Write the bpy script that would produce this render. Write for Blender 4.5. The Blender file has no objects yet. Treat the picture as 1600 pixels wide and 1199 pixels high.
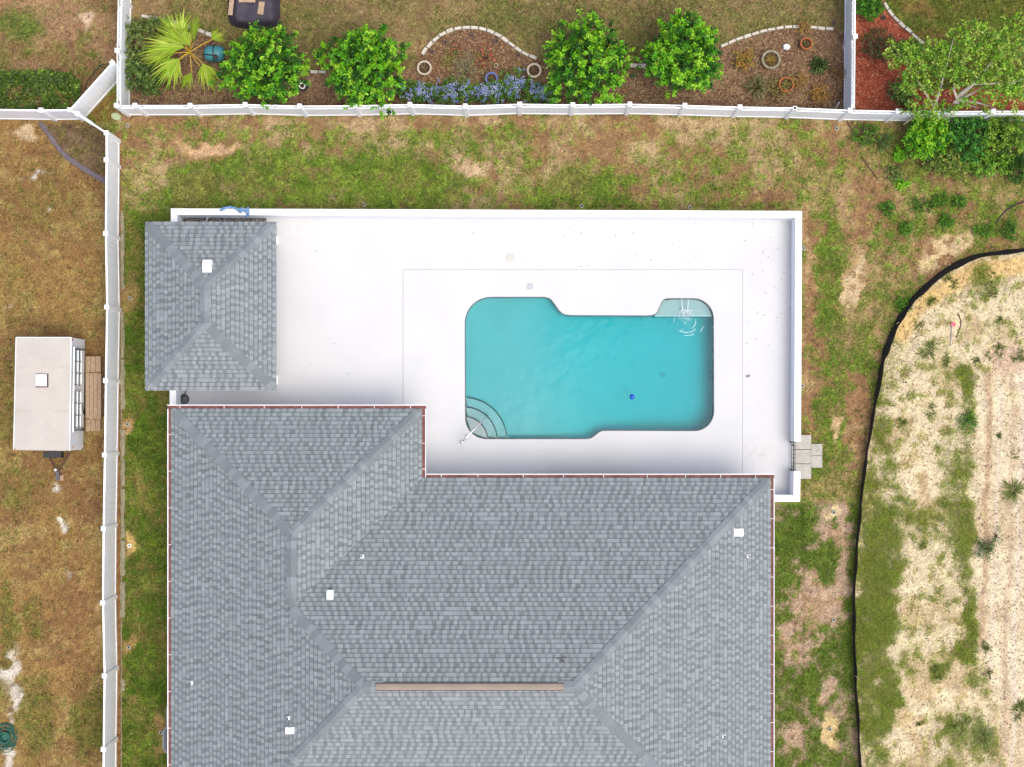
import bpy, bmesh, math, random
import numpy as np
from mathutils import Vector, Matrix

# ------------------------------------------------------------------ camera, sky, sun, exposure
sc = bpy.context.scene
H, F = 60.0, 2760.0            # camera height (m), focal length in photograph pixels
NX, NY = 812.0, 640.0          # photograph pixel straight below the camera
cam_d = bpy.data.cameras.new("camera")
cam_d.sensor_fit = 'HORIZONTAL'; cam_d.sensor_width = 36.0
cam_d.lens = 36.0 * F / 1600.0
cam_d.shift_x = -(NX - 800.0) / 1600.0
cam_d.shift_y = (NY - 599.5) / 1600.0
cam_d.clip_start = 1.0; cam_d.clip_end = 2000.0
cam = bpy.data.objects.new("camera", cam_d)
cam.location = (0, 0, H); cam.rotation_euler = (0, 0, 0)
sc.collection.objects.link(cam); sc.camera = cam

SUN_EL, SUN_AZ = math.radians(72), math.radians(128)
world = bpy.data.worlds.new("World"); sc.world = world; world.use_nodes = True
wn = world.node_tree.nodes; wl = world.node_tree.links
bg = wn["Background"]
sky = wn.new("ShaderNodeTexSky"); sky.sky_type = 'NISHITA'; sky.sun_disc = False
sky.sun_elevation = SUN_EL; sky.sun_rotation = SUN_AZ
sky.air_density = 0.6; sky.dust_density = 4.0; sky.ozone_density = 0.0
wl.new(sky.outputs[0], bg.inputs[0]); bg.inputs[1].default_value = 0.15
sun_d = bpy.data.lights.new("sun", 'SUN'); sun_d.energy = 0.85; sun_d.angle = math.radians(36)
sun_d.color = (0.97, 1.0, 0.89)
sun = bpy.data.objects.new("sun", sun_d); sc.collection.objects.link(sun)
sv = Vector((math.sin(SUN_AZ) * math.cos(SUN_EL), math.cos(SUN_AZ) * math.cos(SUN_EL), math.sin(SUN_EL)))
sun.rotation_euler = (-sv).to_track_quat('-Z', 'Y').to_euler()
sc.view_settings.view_transform = 'Standard'; sc.view_settings.look = 'None'
sc.view_settings.gamma = 1.0; sc.view_settings.use_curve_mapping = False
sc.view_settings.exposure = 1.06
sc.cycles.transparent_max_bounces = 24
sc.cycles.max_bounces = 10

# ------------------------------------------------------------------ helpers
random.seed(5)
rng = np.random.default_rng(5)
R = random.uniform
COL = sc.collection
ORG = {}                        # object -> world position of its thing's base

def W(px, py, z=0.0):
    s = (H - z) / F
    return Vector(((px - NX) * s, -(py - NY) * s, z))

def lin(c):
    c = np.asarray(c, float) / 255.0
    return np.where(c <= 0.04045, c / 12.92, ((c + 0.055) / 1.055) ** 2.4)
KC = 1 / 1.66
def C(r, g, b):
    return lin((r, g, b)) * KC

def props(o, label=None, cat=None, group=None, kind=None):
    if label: o['label'] = label
    if cat: o['category'] = cat
    if group: o['group'] = group
    if kind: o['kind'] = kind
    return o

def thing(name, loc, label, cat, group=None):
    o = bpy.data.objects.new(name, None); COL.objects.link(o)
    o.location = loc; o.empty_display_size = 0.2
    ORG[o] = Vector(loc)
    return props(o, label, cat, group)

def link_mesh(name, me, mat, parent=None, base=None):
    if mat is not None and not me.materials:
        me.materials.append(mat)
    o = bpy.data.objects.new(name, me); COL.objects.link(o)
    if parent is not None:
        o.parent = parent; ORG[o] = ORG[parent]
    else:
        b = Vector(base) if base is not None else Vector((0, 0, 0))
        o.location = b; ORG[o] = b
    return o

class MB:
    """collects polygons in world space; build() links them as one mesh"""
    def __init__(s): s.v = []; s.f = []; s.c = []
    def add(s, vs, fs, col=None):
        n = len(s.v); s.v += [tuple(p) for p in vs]; s.f += [[i + n for i in f] for f in fs]
        if col is not None: s.c += [tuple(col)] * len(vs)
        return s
    def box(s, c, size, rz=0.0, col=None, M=None):
        hx, hy, hz = size[0] / 2, size[1] / 2, size[2] / 2
        vs = [Vector((x, y, z)) for x in (-hx, hx) for y in (-hy, hy) for z in (-hz, hz)]
        m = M if M is not None else Matrix.Rotation(rz, 3, 'Z')
        vs = [m @ v + Vector(c) for v in vs]
        return s.add(vs, [(0, 1, 3, 2), (4, 6, 7, 5), (0, 4, 5, 1), (2, 3, 7, 6), (0, 2, 6, 4), (1, 5, 7, 3)], col)
    def prism(s, pts, z0, z1, col=None):
        n = len(pts)
        a = sum(pts[i][0] * pts[(i + 1) % n][1] - pts[(i + 1) % n][0] * pts[i][1] for i in range(n))
        if a < 0: pts = list(reversed(pts))
        vs = [(p[0], p[1], z0) for p in pts] + [(p[0], p[1], z1) for p in pts]
        fs = [tuple(reversed(range(n))), tuple(range(n, 2 * n))]
        fs += [(i, (i + 1) % n, n + (i + 1) % n, n + i) for i in range(n)]
        return s.add(vs, fs, col)
    def tube(s, pts, r, seg=8, col=None, close=False):
        pts = [Vector(p) for p in pts]; rs = r if isinstance(r, (list, tuple)) else [r] * len(pts)
        vs = []; n = len(pts); up0 = Vector((0.13, 0.21, 1)).normalized()
        for i, p in enumerate(pts):
            if close: t = pts[(i + 1) % n] - pts[i - 1]
            else: t = pts[min(i + 1, n - 1)] - pts[max(i - 1, 0)]
            t.normalize()
            a = t.cross(up0)
            if a.length < 1e-3: a = t.cross(Vector((1, 0, 0)))
            a.normalize(); b = t.cross(a)
            for k in range(seg):
                th = 2 * math.pi * k / seg
                vs.append(p + (a * math.cos(th) + b * math.sin(th)) * rs[i])
        fs = []
        for i in range(n if close else n - 1):
            j = (i + 1) % n
            for k in range(seg):
                k2 = (k + 1) % seg
                fs.append((i * seg + k, i * seg + k2, j * seg + k2, j * seg + k))
        if not close:
            fs.append(tuple(range(seg))); fs.append(tuple(reversed(range((n - 1) * seg, n * seg))))
        return s.add(vs, fs, col)
    def lathe(s, prof, c, seg=20, col=None, wob=0.0):
        vs = []; n = len(prof)
        w = [1 + R(-wob, wob) for _ in range(seg)]
        for (r, z) in prof:
            for k in range(seg):
                th = 2 * math.pi * k / seg
                vs.append((c[0] + r * w[k] * math.cos(th), c[1] + r * w[k] * math.sin(th), c[2] + z))
        fs = []
        for i in range(n - 1):
            for k in range(seg):
                k2 = (k + 1) % seg
                fs.append((i * seg + k, i * seg + k2, (i + 1) * seg + k2, (i + 1) * seg + k))
        fs.append(tuple(reversed(range(seg)))); fs.append(tuple(range((n - 1) * seg, n * seg)))
        return s.add(vs, fs, col)
    def build(s, name, mat, parent=None, base=None, smooth=False):
        o0 = ORG[parent] if parent is not None else (Vector(base) if base is not None else Vector((0, 0, 0)))
        me = bpy.data.meshes.new(name)
        me.from_pydata([(x - o0.x, y - o0.y, z - o0.z) for x, y, z in s.v], [], s.f)
        if s.c and len(s.c) == len(s.v):
            a = me.color_attributes.new('Col', 'FLOAT_COLOR', 'POINT')
            a.data.foreach_set('color', np.array([(c[0], c[1], c[2], 1) for c in s.c], np.float32).ravel())
        if smooth: me.polygons.foreach_set('use_smooth', [True] * len(me.polygons))
        me.update()
        return link_mesh(name, me, mat, parent, base)

def np_mesh(name, V, k, cols, mat, parent=None, base=None):
    """V (n*k,3) vertices, every k form one face"""
    o0 = ORG[parent] if parent is not None else (Vector(base) if base is not None else Vector((0, 0, 0)))
    V = np.asarray(V, np.float32) - np.array(o0, np.float32)
    n = len(V) // k
    me = bpy.data.meshes.new(name)
    me.vertices.add(n * k); me.vertices.foreach_set('co', V.ravel())
    me.loops.add(n * k); me.loops.foreach_set('vertex_index', np.arange(n * k, dtype=np.int32))
    me.polygons.add(n)
    me.polygons.foreach_set('loop_start', np.arange(0, n * k, k, dtype=np.int32))
    me.update(calc_edges=True)
    if cols is not None:
        a = me.color_attributes.new('Col', 'FLOAT_COLOR', 'POINT')
        cc = np.ones((n * k, 4), np.float32); cc[:, :3] = cols
        a.data.foreach_set('color', cc.ravel())
    return link_mesh(name, me, mat, parent, base)

def fill_poly(outer, holes, zf, name, mat, parent=None, base=None, col=None, thick=0.0):
    """flat polygon with holes; thick > 0 adds an outer and inner skirt below"""
    bm = bmesh.new(); edges = []; loops = []
    for loop in [outer] + holes:
        vs = [bm.verts.new((p[0], p[1], zf)) for p in loop]; loops.append(vs)
        edges += [bm.edges.new((vs[i], vs[(i + 1) % len(vs)])) for i in range(len(vs))]
    bmesh.ops.triangle_fill(bm, use_beauty=True, use_dissolve=False, edges=edges)
    for f in bm.faces:
        if f.normal.z < 0: f.normal_flip()
    if thick:
        for vs in loops:
            lo = [bm.verts.new((v.co.x, v.co.y, zf - thick)) for v in vs]
            for i in range(len(vs)):
                j = (i + 1) % len(vs)
                bm.faces.new((vs[i], lo[i], lo[j], vs[j]))
    o0 = ORG[parent] if parent is not None else Vector(base or (0, 0, 0))
    bmesh.ops.translate(bm, verts=bm.verts, vec=-o0)
    me = bpy.data.meshes.new(name); bm.to_mesh(me); bm.free()
    return link_mesh(name, me, mat, parent, base)

# ------------------------------------------------------------------ noise (numpy)
_tab = rng.random((64, 256, 256)).astype(np.float32)
def vnoise(x, y, scale, seed):
    t = _tab[seed % 64]
    x = x / scale; y = y / scale
    xi = np.floor(x).astype(int); yi = np.floor(y).astype(int)
    fx = x - xi; fy = y - yi
    fx = fx * fx * (3 - 2 * fx); fy = fy * fy * (3 - 2 * fy)
    a = t[xi & 255, yi & 255]; b = t[(xi + 1) & 255, yi & 255]
    c = t[xi & 255, (yi + 1) & 255]; d = t[(xi + 1) & 255, (yi + 1) & 255]
    return (a * (1 - fx) + b * fx) * (1 - fy) + (c * (1 - fx) + d * fx) * fy
def fbm(x, y, scale, seed, octv=4, gain=0.55):
    s = 0; a = 1; tot = 0
    for i in range(octv):
        s = s + a * vnoise(x + 17.3 * i, y - 9.1 * i, scale / 2 ** i, seed + i); tot += a; a *= gain
    return s / tot
def sstep(a, b, x):
    t = np.clip((x - a) / (b - a), 0, 1); return t * t * (3 - 2 * t)

# ------------------------------------------------------------------ materials
def new_mat(name):
    m = bpy.data.materials.new(name); m.use_nodes = True
    nt = m.node_tree
    return m, nt, nt.nodes["Principled BSDF"]

def mat(name, col, rough=0.7, var=0.12, scale=3.0, bump=0.0, bscale=40.0, metal=0.0, spec=0.3):
    m, nt, b = new_mat(name)
    b.inputs['Roughness'].default_value = rough; b.inputs['Metallic'].default_value = metal
    b.inputs['Specular IOR Level'].default_value = spec
    tc = nt.nodes.new('ShaderNodeTexCoord')
    if var:
        n = nt.nodes.new('ShaderNodeTexNoise'); n.inputs['Scale'].default_value = scale; n.inputs['Detail'].default_value = 6
        nt.links.new(tc.outputs['Object'], n.inputs['Vector'])
        r = nt.nodes.new('ShaderNodeValToRGB')
        r.color_ramp.elements[0].position = 0.3; r.color_ramp.elements[1].position = 0.7
        c0 = np.array(col) * (1 - var); c1 = np.clip(np.array(col) * (1 + var), 0, 0.9)
        r.color_ramp.elements[0].color = (*c0, 1); r.color_ramp.elements[1].color = (*c1, 1)
        nt.links.new(n.outputs[0], r.inputs[0]); nt.links.new(r.outputs[0], b.inputs['Base Color'])
    else:
        b.inputs['Base Color'].default_value = (*col, 1)
    if bump:
        n2 = nt.nodes.new('ShaderNodeTexNoise'); n2.inputs['Scale'].default_value = bscale; n2.inputs['Detail'].default_value = 4
        nt.links.new(tc.outputs['Object'], n2.inputs['Vector'])
        bp = nt.nodes.new('ShaderNodeBump'); bp.inputs['Strength'].default_value = bump; bp.inputs['Distance'].default_value = 0.02
        nt.links.new(n2.outputs[0], bp.inputs['Height']); nt.links.new(bp.outputs[0], b.inputs['Normal'])
    return m

def attr_mat(name, rough=0.85, var=0.2, scale=25.0, bump=0.0, bscale=30, trans=0.0, spec=0.2):
    m, nt, b = new_mat(name)
    b.inputs['Roughness'].default_value = rough; b.inputs['Specular IOR Level'].default_value = spec
    at = nt.nodes.new('ShaderNodeAttribute'); at.attribute_name = 'Col'
    out = at.outputs['Color']
    tc = nt.nodes.new('ShaderNodeTexCoord')
    if var:
        n = nt.nodes.new('ShaderNodeTexNoise'); n.inputs['Scale'].default_value = scale; n.inputs['Detail'].default_value = 5
        nt.links.new(tc.outputs['Object'], n.inputs['Vector'])
        mr = nt.nodes.new('ShaderNodeMapRange')
        mr.inputs[1].default_value = 0.25; mr.inputs[2].default_value = 0.75
        mr.inputs[3].default_value = 1 - var; mr.inputs[4].default_value = 1 + var
        nt.links.new(n.outputs[0], mr.inputs[0])
        mx = nt.nodes.new('ShaderNodeVectorMath'); mx.operation = 'SCALE'
        nt.links.new(out, mx.inputs[0]); nt.links.new(mr.outputs[0], mx.inputs['Scale'])
        out = mx.outputs[0]
    nt.links.new(out, b.inputs['Base Color'])
    if bump:
        n2 = nt.nodes.new('ShaderNodeTexNoise'); n2.inputs['Scale'].default_value = bscale; n2.inputs['Detail'].default_value = 5
        nt.links.new(tc.outputs['Object'], n2.inputs['Vector'])
        bp = nt.nodes.new('ShaderNodeBump'); bp.inputs['Strength'].default_value = bump; bp.inputs['Distance'].default_value = 0.03
        nt.links.new(n2.outputs[0], bp.inputs['Height']); nt.links.new(bp.outputs[0], b.inputs['Normal'])
    if trans:
        tr = nt.nodes.new('ShaderNodeBsdfTranslucent'); nt.links.new(out, tr.inputs['Color'])
        ms = nt.nodes.new('ShaderNodeMixShader'); ms.inputs[0].default_value = trans
        nt.links.new(b.outputs[0], ms.inputs[1]); nt.links.new(tr.outputs[0], ms.inputs[2])
        nt.links.new(ms.outputs[0], nt.nodes['Material Output'].inputs[0])
    return m

M = {}
M['ground'] = attr_mat('soil and turf', 0.95, 0.42, 16.0, 0.8, 22)
M['grass'] = attr_mat('grass blades', 0.8, 0.0, trans=0.25)
M['leaf'] = attr_mat('leaves', 0.55, 0.0, trans=0.30, spec=0.35)
M['chips'] = attr_mat('bark chips', 0.9, 0.0)
M['shingle'] = attr_mat('asphalt shingle granules', 0.9, 0.16, 38.0, 0.25, 120)
M['vinyl'] = mat('white vinyl', (.86, .87, .88), 0.35, 0.02, 2.0, spec=0.4)
M['vinyl_panel'] = mat('white vinyl panel', (.84, .855, .875), 0.4, 0.035, 1.5)
M['stucco'] = mat('white stucco', (0.80, 0.81, 0.83), 0.8, 0.02, 2.0, 0.2, 60)
M['housewall'] = mat('house stucco', (0.78, 0.77, 0.74), 0.85, 0.05, 2.0, 0.2, 60)
M['trim'] = mat('white trim', (0.78, 0.78, 0.78), 0.5, 0.03)
M['gutter_in'] = mat('gutter with brown leaf litter', C(136, 92, 84), 0.85, 0.30, 5.0, 0.3, 40)
M['ridgevent'] = mat('tan ridge vent', C(172, 158, 142), 0.7, 0.06, 2.0)
M['brown_metal'] = mat('brown metal', C(105, 88, 80), 0.6, 0.1)
M['ventwhite'] = mat('white painted metal', (0.82, 0.83, 0.85), 0.5, 0.02)
M['dark'] = mat('black plastic', (0.02, 0.02, 0.024), 0.5, 0.2)
M['darkgrey'] = mat('dark grey metal', (0.09, 0.09, 0.10), 0.5, 0.2)
M['concrete'] = mat('concrete', C(196, 192, 182), 0.9, 0.12, 6.0, 0.3, 60)
M['oldconcrete'] = mat('weathered concrete', C(158, 150, 125), 0.95, 0.25, 9.0, 0.5, 40)
M['stone'] = mat('pale edging stone', C(222, 214, 198), 0.9, 0.18, 7.0, 0.5, 40)
M['terracotta'] = mat('terracotta', C(190, 112, 62), 0.85, 0.15, 9.0, 0.2, 50)
M['creampot'] = mat('cream glazed pot', C(205, 190, 165), 0.6, 0.12, 9.0)
M['bluepot'] = mat('blue glazed pot', C(92, 108, 170), 0.35, 0.15, 9.0)
M['soil'] = mat('potting soil', C(88, 66, 50), 0.95, 0.35, 20.0, 0.6, 50)
M['bark'] = mat('grey bark', C(214, 204, 190), 0.9, 0.25, 9.0, 0.4, 40)
M['brownbark'] = mat('brown bark', C(110, 86, 64), 0.9, 0.25, 9.0, 0.4, 40)
M['petiole'] = mat('yellow petiole', C(205, 168, 60), 0.6, 0.2, 9.0)
M['wood'] = mat('weathered wood', C(192, 164, 136), 0.9, 0.18, 12.0, 0.3, 40)
M['camper'] = mat('camper white skin', (0.70, 0.71, 0.71), 0.4, 0.05, 2.0)
M['camper_roof'] = mat('camper roof membrane', C(212, 205, 196), 0.8, 0.05, 2.0, 0.1, 10)
M['teal_glass'] = mat('greenish louvre glass', C(138, 172, 176), 0.15, 0.1, spec=0.6)
M['window'] = mat('dark window glass', (0.05, 0.07, 0.08), 0.08, 0.0, spec=0.6)
M['amber'] = mat('amber lens', C(220, 140, 60), 0.3, 0.0)
M['redlens'] = mat('red lens', C(170, 30, 30), 0.3, 0.0)
M['steel'] = mat('brushed steel', (0.55, 0.55, 0.56), 0.3, 0.05, metal=0.9)
M['rust'] = mat('rusty steel', C(105, 75, 65), 0.8, 0.25, 9.0, metal=0.2)
M['cover'] = mat('dark grey fabric cover', C(78, 73, 86), 0.75, 0.15, 4.0, 0.3, 15)
M['bluecloth'] = mat('pale blue plastic sheet', C(135, 178, 225), 0.5, 0.15, 6.0)
M['tealdrum'] = mat('teal plastic', C(75, 150, 160), 0.45, 0.08, 3.0)
M['silt'] = mat('black silt fabric', C(44, 42, 47), 0.75, 0.25, 5.0, 0.4, 12)
M['greenhose'] = mat('green garden hose', C(45, 110, 95), 0.5, 0.15, 4.0)
M['palegreen'] = mat('pale green plastic', C(190, 205, 165), 0.6, 0.08, 6.0)
M['edgefabric'] = mat('grey landscape fabric', C(122, 112, 118), 0.9, 0.15, 6.0, 0.3, 20)
M['ball'] = mat('blue plastic', C(28, 88, 205), 0.35, 0.05)
M['plaster'] = mat('pool plaster', (0.36, 0.315, 0.33), 0.85, 0.03, 1.2)
M['tile'] = mat('dark waterline tile', C(70, 82, 92), 0.3, 0.2, 12.0)
M['foam'] = mat('foam', (0.60, 0.66, 0.68), 0.6, 0.0)
M['white'] = mat('white plastic', (0.8, 0.8, 0.8), 0.4, 0.02)
M['gravel'] = attr_mat('gravel stones', 0.85, 0.0)
M['greybox'] = mat('grey utility plastic', C(150, 165, 178), 0.5, 0.06)
M['pink'] = mat('pink flagging', C(230, 120, 130), 0.6, 0.1)
M['haygrass'] = M['grass']

# ------------------------------------------------------------------ ground: one sheet, soil and turf colours from zone maps
def axis(lo, hi, step, far):
    core = np.arange(lo, hi + step, step)
    return np.concatenate([[lo - far, lo - far / 3, lo - 30, lo - 8, lo - 2], core, [core[-1] + 2, core[-1] + 8, core[-1] + 30, core[-1] + far / 3, core[-1] + far]])
G = F / H                                        # photograph pixels per metre on the ground
gx = axis((-130 - NX) / G, (1730 - NX) / G, 0.06, 600.0)
gy = axis(-(1330 - NY) / G, -(-130 - NY) / G, 0.06, 600.0)
GX, GY = np.meshgrid(gx, gy)

SILT = [(1760, 380), (1660, 386), (1600, 391), (1560, 395), (1515, 403), (1480, 422), (1450, 445), (1425, 470), (1410, 490), (1395, 520), (1384, 548), (1376, 582),
        (1371, 612), (1362, 660), (1356, 700), (1349, 745), (1345, 790), (1341, 830), (1338, 870), (1335, 910), (1334, 960), (1335, 1010), (1336, 1050),
        (1338, 1090), (1341, 1130), (1344, 1199), (1348, 1260), (1352, 1340)]
BED = [(199, 40), (290, 44), (345, 66), (360, 108), (487, 113), (510, 113), (640, 108), (660, 84), (690, 54), (730, 43), (775, 53), (815, 82), (860, 98),
       (985, 103), (1018, 105), (1127, 73), (1180, 53), (1245, 42), (1322, 47), (1322, 180), (199, 180)]

def zone_maps(X, Y):
    PX = X * G + NX; PY = -Y * G + NY
    wx = PX + (fbm(PX, PY, 34, 1) - .5) * 46; wy = PY + (fbm(PX, PY, 34, 9) - .5) * 46
    def ell(cx, cy, rx, ry, a=0.0, s=0.4, warp=True):
        x, y = (wx, wy) if warp else (PX, PY)
        ca, sa = math.cos(math.radians(a)), math.sin(math.radians(a))
        dx, dy = x - cx, y - cy
        d = np.sqrt(((dx * ca + dy * sa) / rx) ** 2 + ((-dx * sa + dy * ca) / ry) ** 2)
        return sstep(1 + s, 1 - s, d)
    def poly(pts, s=4.0, warp=0.15):
        x = PX + (wx - PX) * warp; y = PY + (wy - PY) * warp
        ins = np.zeros(x.shape, bool); dmin = np.full(x.shape, 1e9)
        n = len(pts)
        for i in range(n):
            x0, y0 = pts[i]; x1, y1 = pts[(i + 1) % n]
            if y0 != y1:
                c = ((y0 > y) != (y1 > y)) & (x < (x1 - x0) * (y - y0) / (y1 - y0) + x0)
                ins ^= c
            ex, ey = x1 - x0, y1 - y0
            t = np.clip(((x - x0) * ex + (y - y0) * ey) / (ex * ex + ey * ey + 1e-9), 0, 1)
            dmin = np.minimum(dmin, np.hypot(x - x0 - t * ex, y - y0 - t * ey))
        sd = np.where(ins, dmin, -dmin)
        return sstep(-s, s, sd)
    sh = X.shape
    n1 = fbm(PX, PY, 90, 20); n2 = fbm(PX, PY, 40, 25, 5); n3 = fbm(PX, PY, 14, 31, 4); n4 = fbm(PX, PY, 6, 37, 3); n5 = fbm(PX, PY, 26, 43, 4)
    mixf = lambda a, b, t: a * (1 - t[..., None]) + b * t[..., None]
    L = lambda *c: np.broadcast_to(C(*c), sh + (3,))
    # default: own yard
    soil = mixf(L(160, 126, 88), L(200, 172, 130), sstep(.38, .62, n2))
    soil = mixf(soil, L(142, 108, 76), sstep(.55, .7, n5) * .6)
    green = mixf(L(106, 134, 44), L(132, 154, 60), sstep(.35, .65, n5))
    green = mixf(green, L(150, 144, 78), sstep(.5, .68, n2) * .7)
    cov = np.full(sh, .46); sharp = np.full(sh, .10)
    def setz(m, s=None, g=None, c=None, sp=None):
        nonlocal soil, green, cov, sharp
        if s is not None: soil = mixf(soil, s, m)
        if g is not None: green = mixf(green, g, m)
        if c is not None: cov = cov * (1 - m) + c * m
        if sp is not None: sharp = sharp * (1 - m) + sp * m
    # north strip
    ns = poly([(184, 184), (1400, 184), (1400, 330), (184, 330)], 6, .0)
    setz(ns, c=.50)
    setz(sstep(215, 190, PY) * ns, c=.22)
    for e, c in [((620, 285, 120, 45), .95), ((420, 285, 190, 45), .88), ((330, 215, 60, 30), .45), ((900, 300, 90, 32), .88), ((1110, 290, 60, 30), .66), ((760, 215, 120, 22), .55),
                 ((960, 225, 110, 26), .18), ((230, 260, 34, 70), .30), ((1250, 240, 120, 60), .40), ((820, 270, 60, 30), .45), ((500, 215, 80, 20), .5),
                 ((1200, 300, 50, 22), .35), ((300, 300, 70, 25), .9)]:
        setz(ell(*e) * ns, c=.5 + (c - .5) * .66)
    setz(ell(740, 262, 26, 12) * ns, s=L(205, 175, 140), c=.2)
    setz(ell(330, 232, 60, 8, 5) * ns, s=L(205, 170, 130), c=.15)
    setz(sstep(325, 317, np.abs(PY - 325) + 317) * 0, c=.2)
    # west side yard
    ws = poly([(190, 330), (266, 330), (266, 1390), (190, 1390)], 5, .1)
    setz(ws, g=mixf(L(86, 114, 32), L(114, 134, 48), sstep(.35, .65, n5)), c=.74, s=L(168, 140, 88), sp=.16)
    for e, c in [((205, 470, 14, 22), .15), ((202, 665, 12, 20), .2), ((203, 860, 12, 22), .15), ((203, 1012, 12, 18), .15), ((215, 740, 16, 40), .5), ((252, 1150, 10, 34), .1),
                 ((205, 400, 10, 60), .5), ((240, 380, 20, 40), .85), ((232, 690, 18, 60), 1.0), ((225, 900, 16, 50), .7), ((222, 1090, 22, 60), .72)]:
        setz(ell(*e) * ws, c=c)
    setz(ell(203, 855, 9, 20) * ws, s=L(202, 172, 108), c=.0)
    setz(ell(203, 665, 9, 16) * ws, s=L(190, 158, 112), c=.05)
    st = poly([(181, 205), (191, 205), (191, 1390), (176, 1390)], 3, .03)
    setz(st, s=L(142, 104, 66), c=.04)
    # corner by the green cover
    setz(poly([(112, 172), (182, 100), (182, 200), (140, 190)], 5, .05), s=L(138, 108, 58), c=.38)
    # west neighbour
    nb = poly([(-190, 178), (112, 180), (170, 210), (176, 1390), (-190, 1390)], 4, .03)
    nbs = mixf(L(166, 130, 80), L(152, 114, 74), sstep(.4, .6, n1)); nbs = mixf(nbs, L(192, 160, 108), sstep(.48, .68, n3 * .5 + n2 * .5) * .8)
    setz(nb, s=nbs, g=mixf(L(130, 126, 58), L(114, 118, 54), n5), c=.19, sp=.22)
    for e, c in [((70, 310, 60, 50), .40), ((20, 440, 40, 60), .33), ((140, 1130, 30, 60), .75), ((60, 970, 30, 30), .65), ((55, 1120, 30, 70), .6), ((30, 760, 50, 40), .5), ((8, 640, 20, 70), .5),
                 ((140, 950, 25, 110), .0), ((100, 1000, 40, 60), .1), ((150, 640, 16, 60), .12), ((130, 830, 40, 60), .15), ((150, 400, 20, 120), .2), ((8, 1000, 14, 90), .7)]:
        setz(ell(*e) * nb, c=c)
    dirt = poly([(62, 192), (170, 192), (172, 285), (130, 268), (95, 240)], 4, .2) * nb
    setz(dirt, s=mixf(L(132, 108, 84), L(110, 86, 66), sstep(.4, .6, n3)), c=.10)
    setz(ell(40, 207, 20, 16, 0, .25), s=L(210, 184, 148), c=.0)
    for e in [(14, 1040, 14, 30), (22, 1085, 10, 22), (5, 1180, 8, 30), (20, 1120, 10, 10), (105, 908, 7, 12), (96, 768, 7, 6), (100, 822, 6, 6), (55, 277, 26, 5), (75, 325, 6, 6), (14, 480, 8, 6)]:
        setz(ell(*e) * nb * sstep(.35, .55, n3), s=L(214, 204, 188), c=.0)
    # north-west neighbour
    nw = poly([(-190, -190), (184, -190), (184, 100), (112, 172), (-190, 172)], 4, .03)
    setz(nw, s=mixf(L(176, 136, 104), L(154, 116, 84), sstep(.42, .6, n2)), g=L(114, 130, 58), c=.26, sp=.20)
    for e, c in [((36, 45, 38, 30), .92), ((15, 90, 30, 30), .4), ((130, 60, 14, 12), .5), ((140, 90, 10, 8), .6), ((85, 20, 20, 14), .4)]:
        setz(ell(*e) * nw, c=c)
    setz(ell(140, 32, 12, 14) * nw * sstep(.4, .55, n3), s=L(214, 186, 158), c=.0)
    # north neighbour lawn and bed
    nl = poly([(190, -190), (1330, -190), (1330, 170), (190, 170)], 4, .0)
    setz(nl, s=mixf(L(150, 122, 86), L(170, 138, 100), sstep(.4, .6, n2)), g=mixf(L(112, 116, 60), L(124, 128, 66), n5), c=.52, sp=.22)
    for e, c in [((640, 50, 40, 40), .25), ((560, 20, 40, 20), .35), ((700, 15, 40, 20), .3), ((800, 30, 60, 25), .75), ((990, 60, 40, 40), .65), ((880, 15, 60, 14), .5), ((1200, 20, 60, 18), .55), ((230, 20, 40, 20), .2), ((480, 60, 40, 40), .6)]:
        setz(ell(*e) * nl, c=c)
    bed = poly(BED, 3, .06) * nl
    mul = mixf(L(136, 106, 82), L(160, 128, 102), sstep(.4, .6, n3)); mul = mixf(mul, L(104, 78, 58), sstep(.55, .7, n4) * .7)
    setz(bed, s=mul, c=.04)
    setz(poly([(655, 90), (690, 55), (730, 45), (775, 55), (815, 84), (830, 120), (660, 120)], 4, .1), s=mixf(L(140, 106, 82), L(120, 88, 66), n3), c=.02)
    setz(ell(1240, 75, 60, 35) * bed, s=mixf(L(146, 114, 90), L(120, 92, 72), n3))
    # north-east neighbour
    ne = poly([(1336, -190), (1790, -190), (1790, 176), (1336, 176)], 4, .0)
    setz(ne, s=L(142, 118, 66), g=mixf(L(92, 112, 38), L(114, 126, 48), n5), c=.78, sp=.2)
    for e, c in [((1430, 12, 24, 14), .3), ((1450, 50, 26, 14), .4), ((1545, 45, 16, 10), .4)]:
        setz(ell(*e) * ne, c=c)
    red = poly([(1336, -10), (1378, -10), (1388, 18), (1420, 48), (1447, 74), (1446, 100), (1420, 125), (1440, 142), (1520, 136), (1600, 146), (1790, 150), (1790, 178), (1336, 178)], 3, .05)
    setz(red, s=mixf(L(186, 100, 74), L(160, 80, 60), sstep(.4, .6, n3)), c=.0)
    # east strip
    es = poly([(1252, 190), (1790, 190), (1790, 378), (1515, 400), (1425, 468), (1384, 548), (1362, 660), (1345, 790), (1252, 790)], 5, .05)
    setz(es, s=mixf(L(158, 122, 86), L(186, 156, 112), sstep(.4, .6, n2)), c=.48, sp=.09)
    for e, c in [((1262, 500, 8, 170), .12), ((1300, 440, 22, 120), .72), ((1345, 560, 24, 60), .62), ((1300, 640, 26, 60), .72), ((1340, 660, 16, 60), .15), ((1400, 330, 60, 30), .35), ((1340, 350, 30, 60), .3),
                 ((1460, 400, 40, 25), .22), ((1340, 420, 20, 40), .25), ((1430, 350, 60, 18), .6), ((1540, 340, 60, 30), .6), ((1310, 200, 40, 30), .3), ((1380, 280, 40, 30), .35), ((1280, 720, 30, 40), .7)]:
        setz(ell(*e) * es, c=c)
    setz(ell(1340, 440, 14, 45, 20) * es * sstep(.4, .55, n3), s=L(212, 188, 148), c=.1)
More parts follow.
